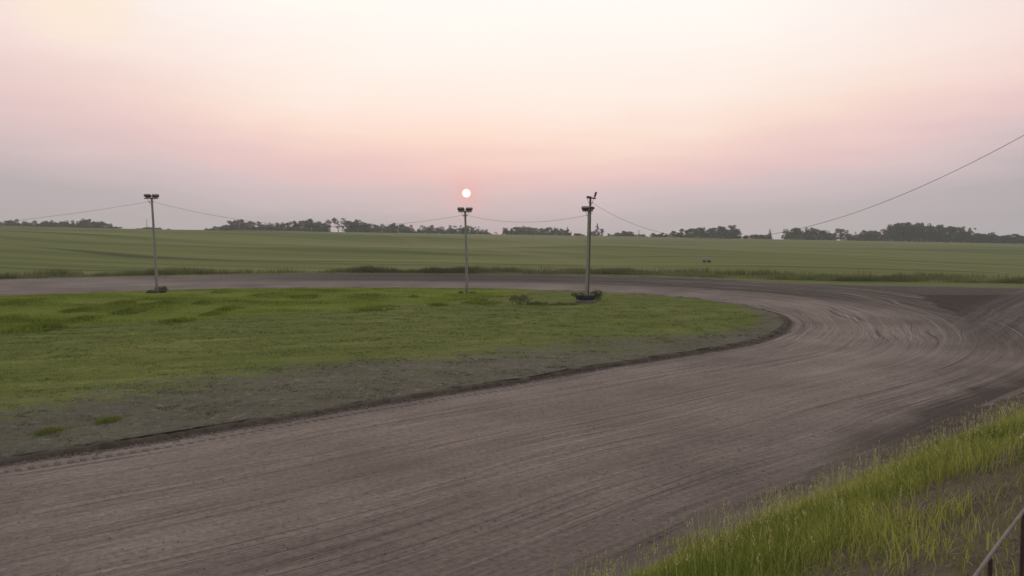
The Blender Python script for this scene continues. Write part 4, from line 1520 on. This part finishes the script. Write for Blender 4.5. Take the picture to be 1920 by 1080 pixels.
# and the next light pole to the left, out of the picture
zb = H1(ex_, ey_)
root = empty('utility_pole', (ex_, ey_, zb))
tag(root, 'wooden pole outside the left edge holding the end of the left cable', 'utility pole')
pole_shaft(root, 9.7 - zb, 0.15, 0.10, 0.0, M['pole'])

# ---- far masts
for (px_, t_, b_py, dd_, lb) in ((275, 410.5, 427, 540, 'thin far mast rising above the low bushes left of the left light pole'),
                                 (1198, 431, 442, 520, 'short thin far post right of the right light poles')):
    dr = ray(px_, t_)
    k_ = dd_ / dr[1]
    x_ = dr[0] * k_
    zb = H1(x_, dd_)
    zt = CAM_H + dr[2] * k_
    root = empty('mast', (x_, dd_, zb))
    tag(root, lb, 'mast')
    bm = bmesh.new()
    bm_tube(bm, [(0, 0, 0), (0, 0, zt - zb)], [0.22, 0.14], 8)
    bm_obj('shaft', bm, M['far_metal'], root)
    bm = bmesh.new()
    bm_box(bm, (0, 0, (zt - zb) * 0.93), (0.9, 0.12, 0.12))
    bm_obj('crossbar', bm, M['far_metal'], root)

# ---- pale box on skids out in the field
fx, fy = G(1325, 496.5, 1.2)
fx, fy = fx * 1.0, fy * 1.0
zb = H1(fx, fy)
root = empty('wooden_box', (fx, fy, zb), R(12))
tag(root, 'small pale weathered box standing alone in the field beyond the track', 'box')
bm = bmesh.new()
bm_box(bm, (0, 0, 0.50), (1.15, 0.8, 0.42), None, 0.015)
for q in range(3):
    bm_box(bm, (0, -0.41, 0.36 + q * 0.14), (1.17, 0.025, 0.11))
bm_obj('body', bm, M['box'], root)
bm = bmesh.new()
bm_box(bm, (0, 0, 0.745), (1.30, 0.95, 0.06), Matrix.Rotation(R(2), 3, 'Y'), 0.01)
bm_obj('lid', bm, M['box'], root)
for s in (-1, 1):
    bm = bmesh.new()
    bm_box(bm, (s * 0.42, 0, 0.145), (0.14, 0.9, 0.28), None, 0.01)
    bm_obj('skid', bm, M['bark'], root)

# ================================================================== pipe rail fence by the viewer
pA = Vector((*G(1830, 1080, 4.70), 4.70))
pB = Vector((*G(1920, 958, 4.70), 4.70))
fd = (pB - pA).normalized()
root = empty('rail_fence', (pA.x, pA.y, H1(pA.x, pA.y)))
tag(root, 'worn pipe rail fence on dark rusty posts at the bottom right corner', 'fence')
org = Vector(root.location)
bm = bmesh.new()
pts = [pA - fd * 2.6 + fd * (i * 0.5) + Vector((0, 0, 0.008 * math.sin(i * 1.3))) - org for i in range(19)]
bm_tube(bm, pts, 0.008, 10)
bm_obj('rail', bm, M['rail'], root, True)


def along(px_):
    """distance along the rail seen at that column"""
    r_ = (px_ - 960) / F_PX
    # solve (pA + fd*s) projects to column
    lo, hi = -2.0, 6.0
    for _ in range(50):
        mid_ = (lo + hi) / 2
        p = pA + fd * mid_
        dep = p.y * math.cos(PITCH) - (p.z - CAM_H) * math.sin(PITCH)
        if p.x / dep < r_:
            lo = mid_
        else:
            hi = mid_
    return lo


s0, s1 = along(1857), along(1919)
for i in range(-4, 9):
    s_ = s0 + (s1 - s0) * i
    p = pA + fd * s_
    zg_ = H1(p.x, p.y)
    bm = bmesh.new()
    q = p - org
    topz = q.z - 0.010 if i % 2 == 0 else q.z - 0.015
    bm_tube(bm, [(q.x, q.y, zg_ - org.z - 0.1), (q.x + 0.006, q.y, (topz + zg_ - org.z) / 2), (q.x, q.y, topz)], 0.0095, 8)
    bm_obj('post', bm, M['rust'], root, True)

# ================================================================== haze
bm = bmesh.new()
bm_box(bm, (0, 0, 7.0), (1960, 1960, 34.0))
me = bpy.data.meshes.new('haze')
bm.to_mesh(me)
bm.free()
hz = bpy.data.materials.new('haze')
hz.use_nodes = True
hz.node_tree.nodes.clear()
ho = hz.node_tree.nodes.new('ShaderNodeOutputMaterial')
hv = hz.node_tree.nodes.new('ShaderNodeVolumePrincipled')
hv.inputs['Color'].default_value = (0.78, 0.87, 0.85, 1)
hv.inputs['Density'].default_value = 0.00045
hv.inputs['Anisotropy'].default_value = 0.3
hz.node_tree.links.new(hv.outputs[0], ho.inputs['Volume'])
me.materials.append(hz)
o = link('haze', me)
tag(o, 'thin smoky haze filling the air over the fields', 'haze', kind='stuff')
print('script done', len(bpy.data.objects))
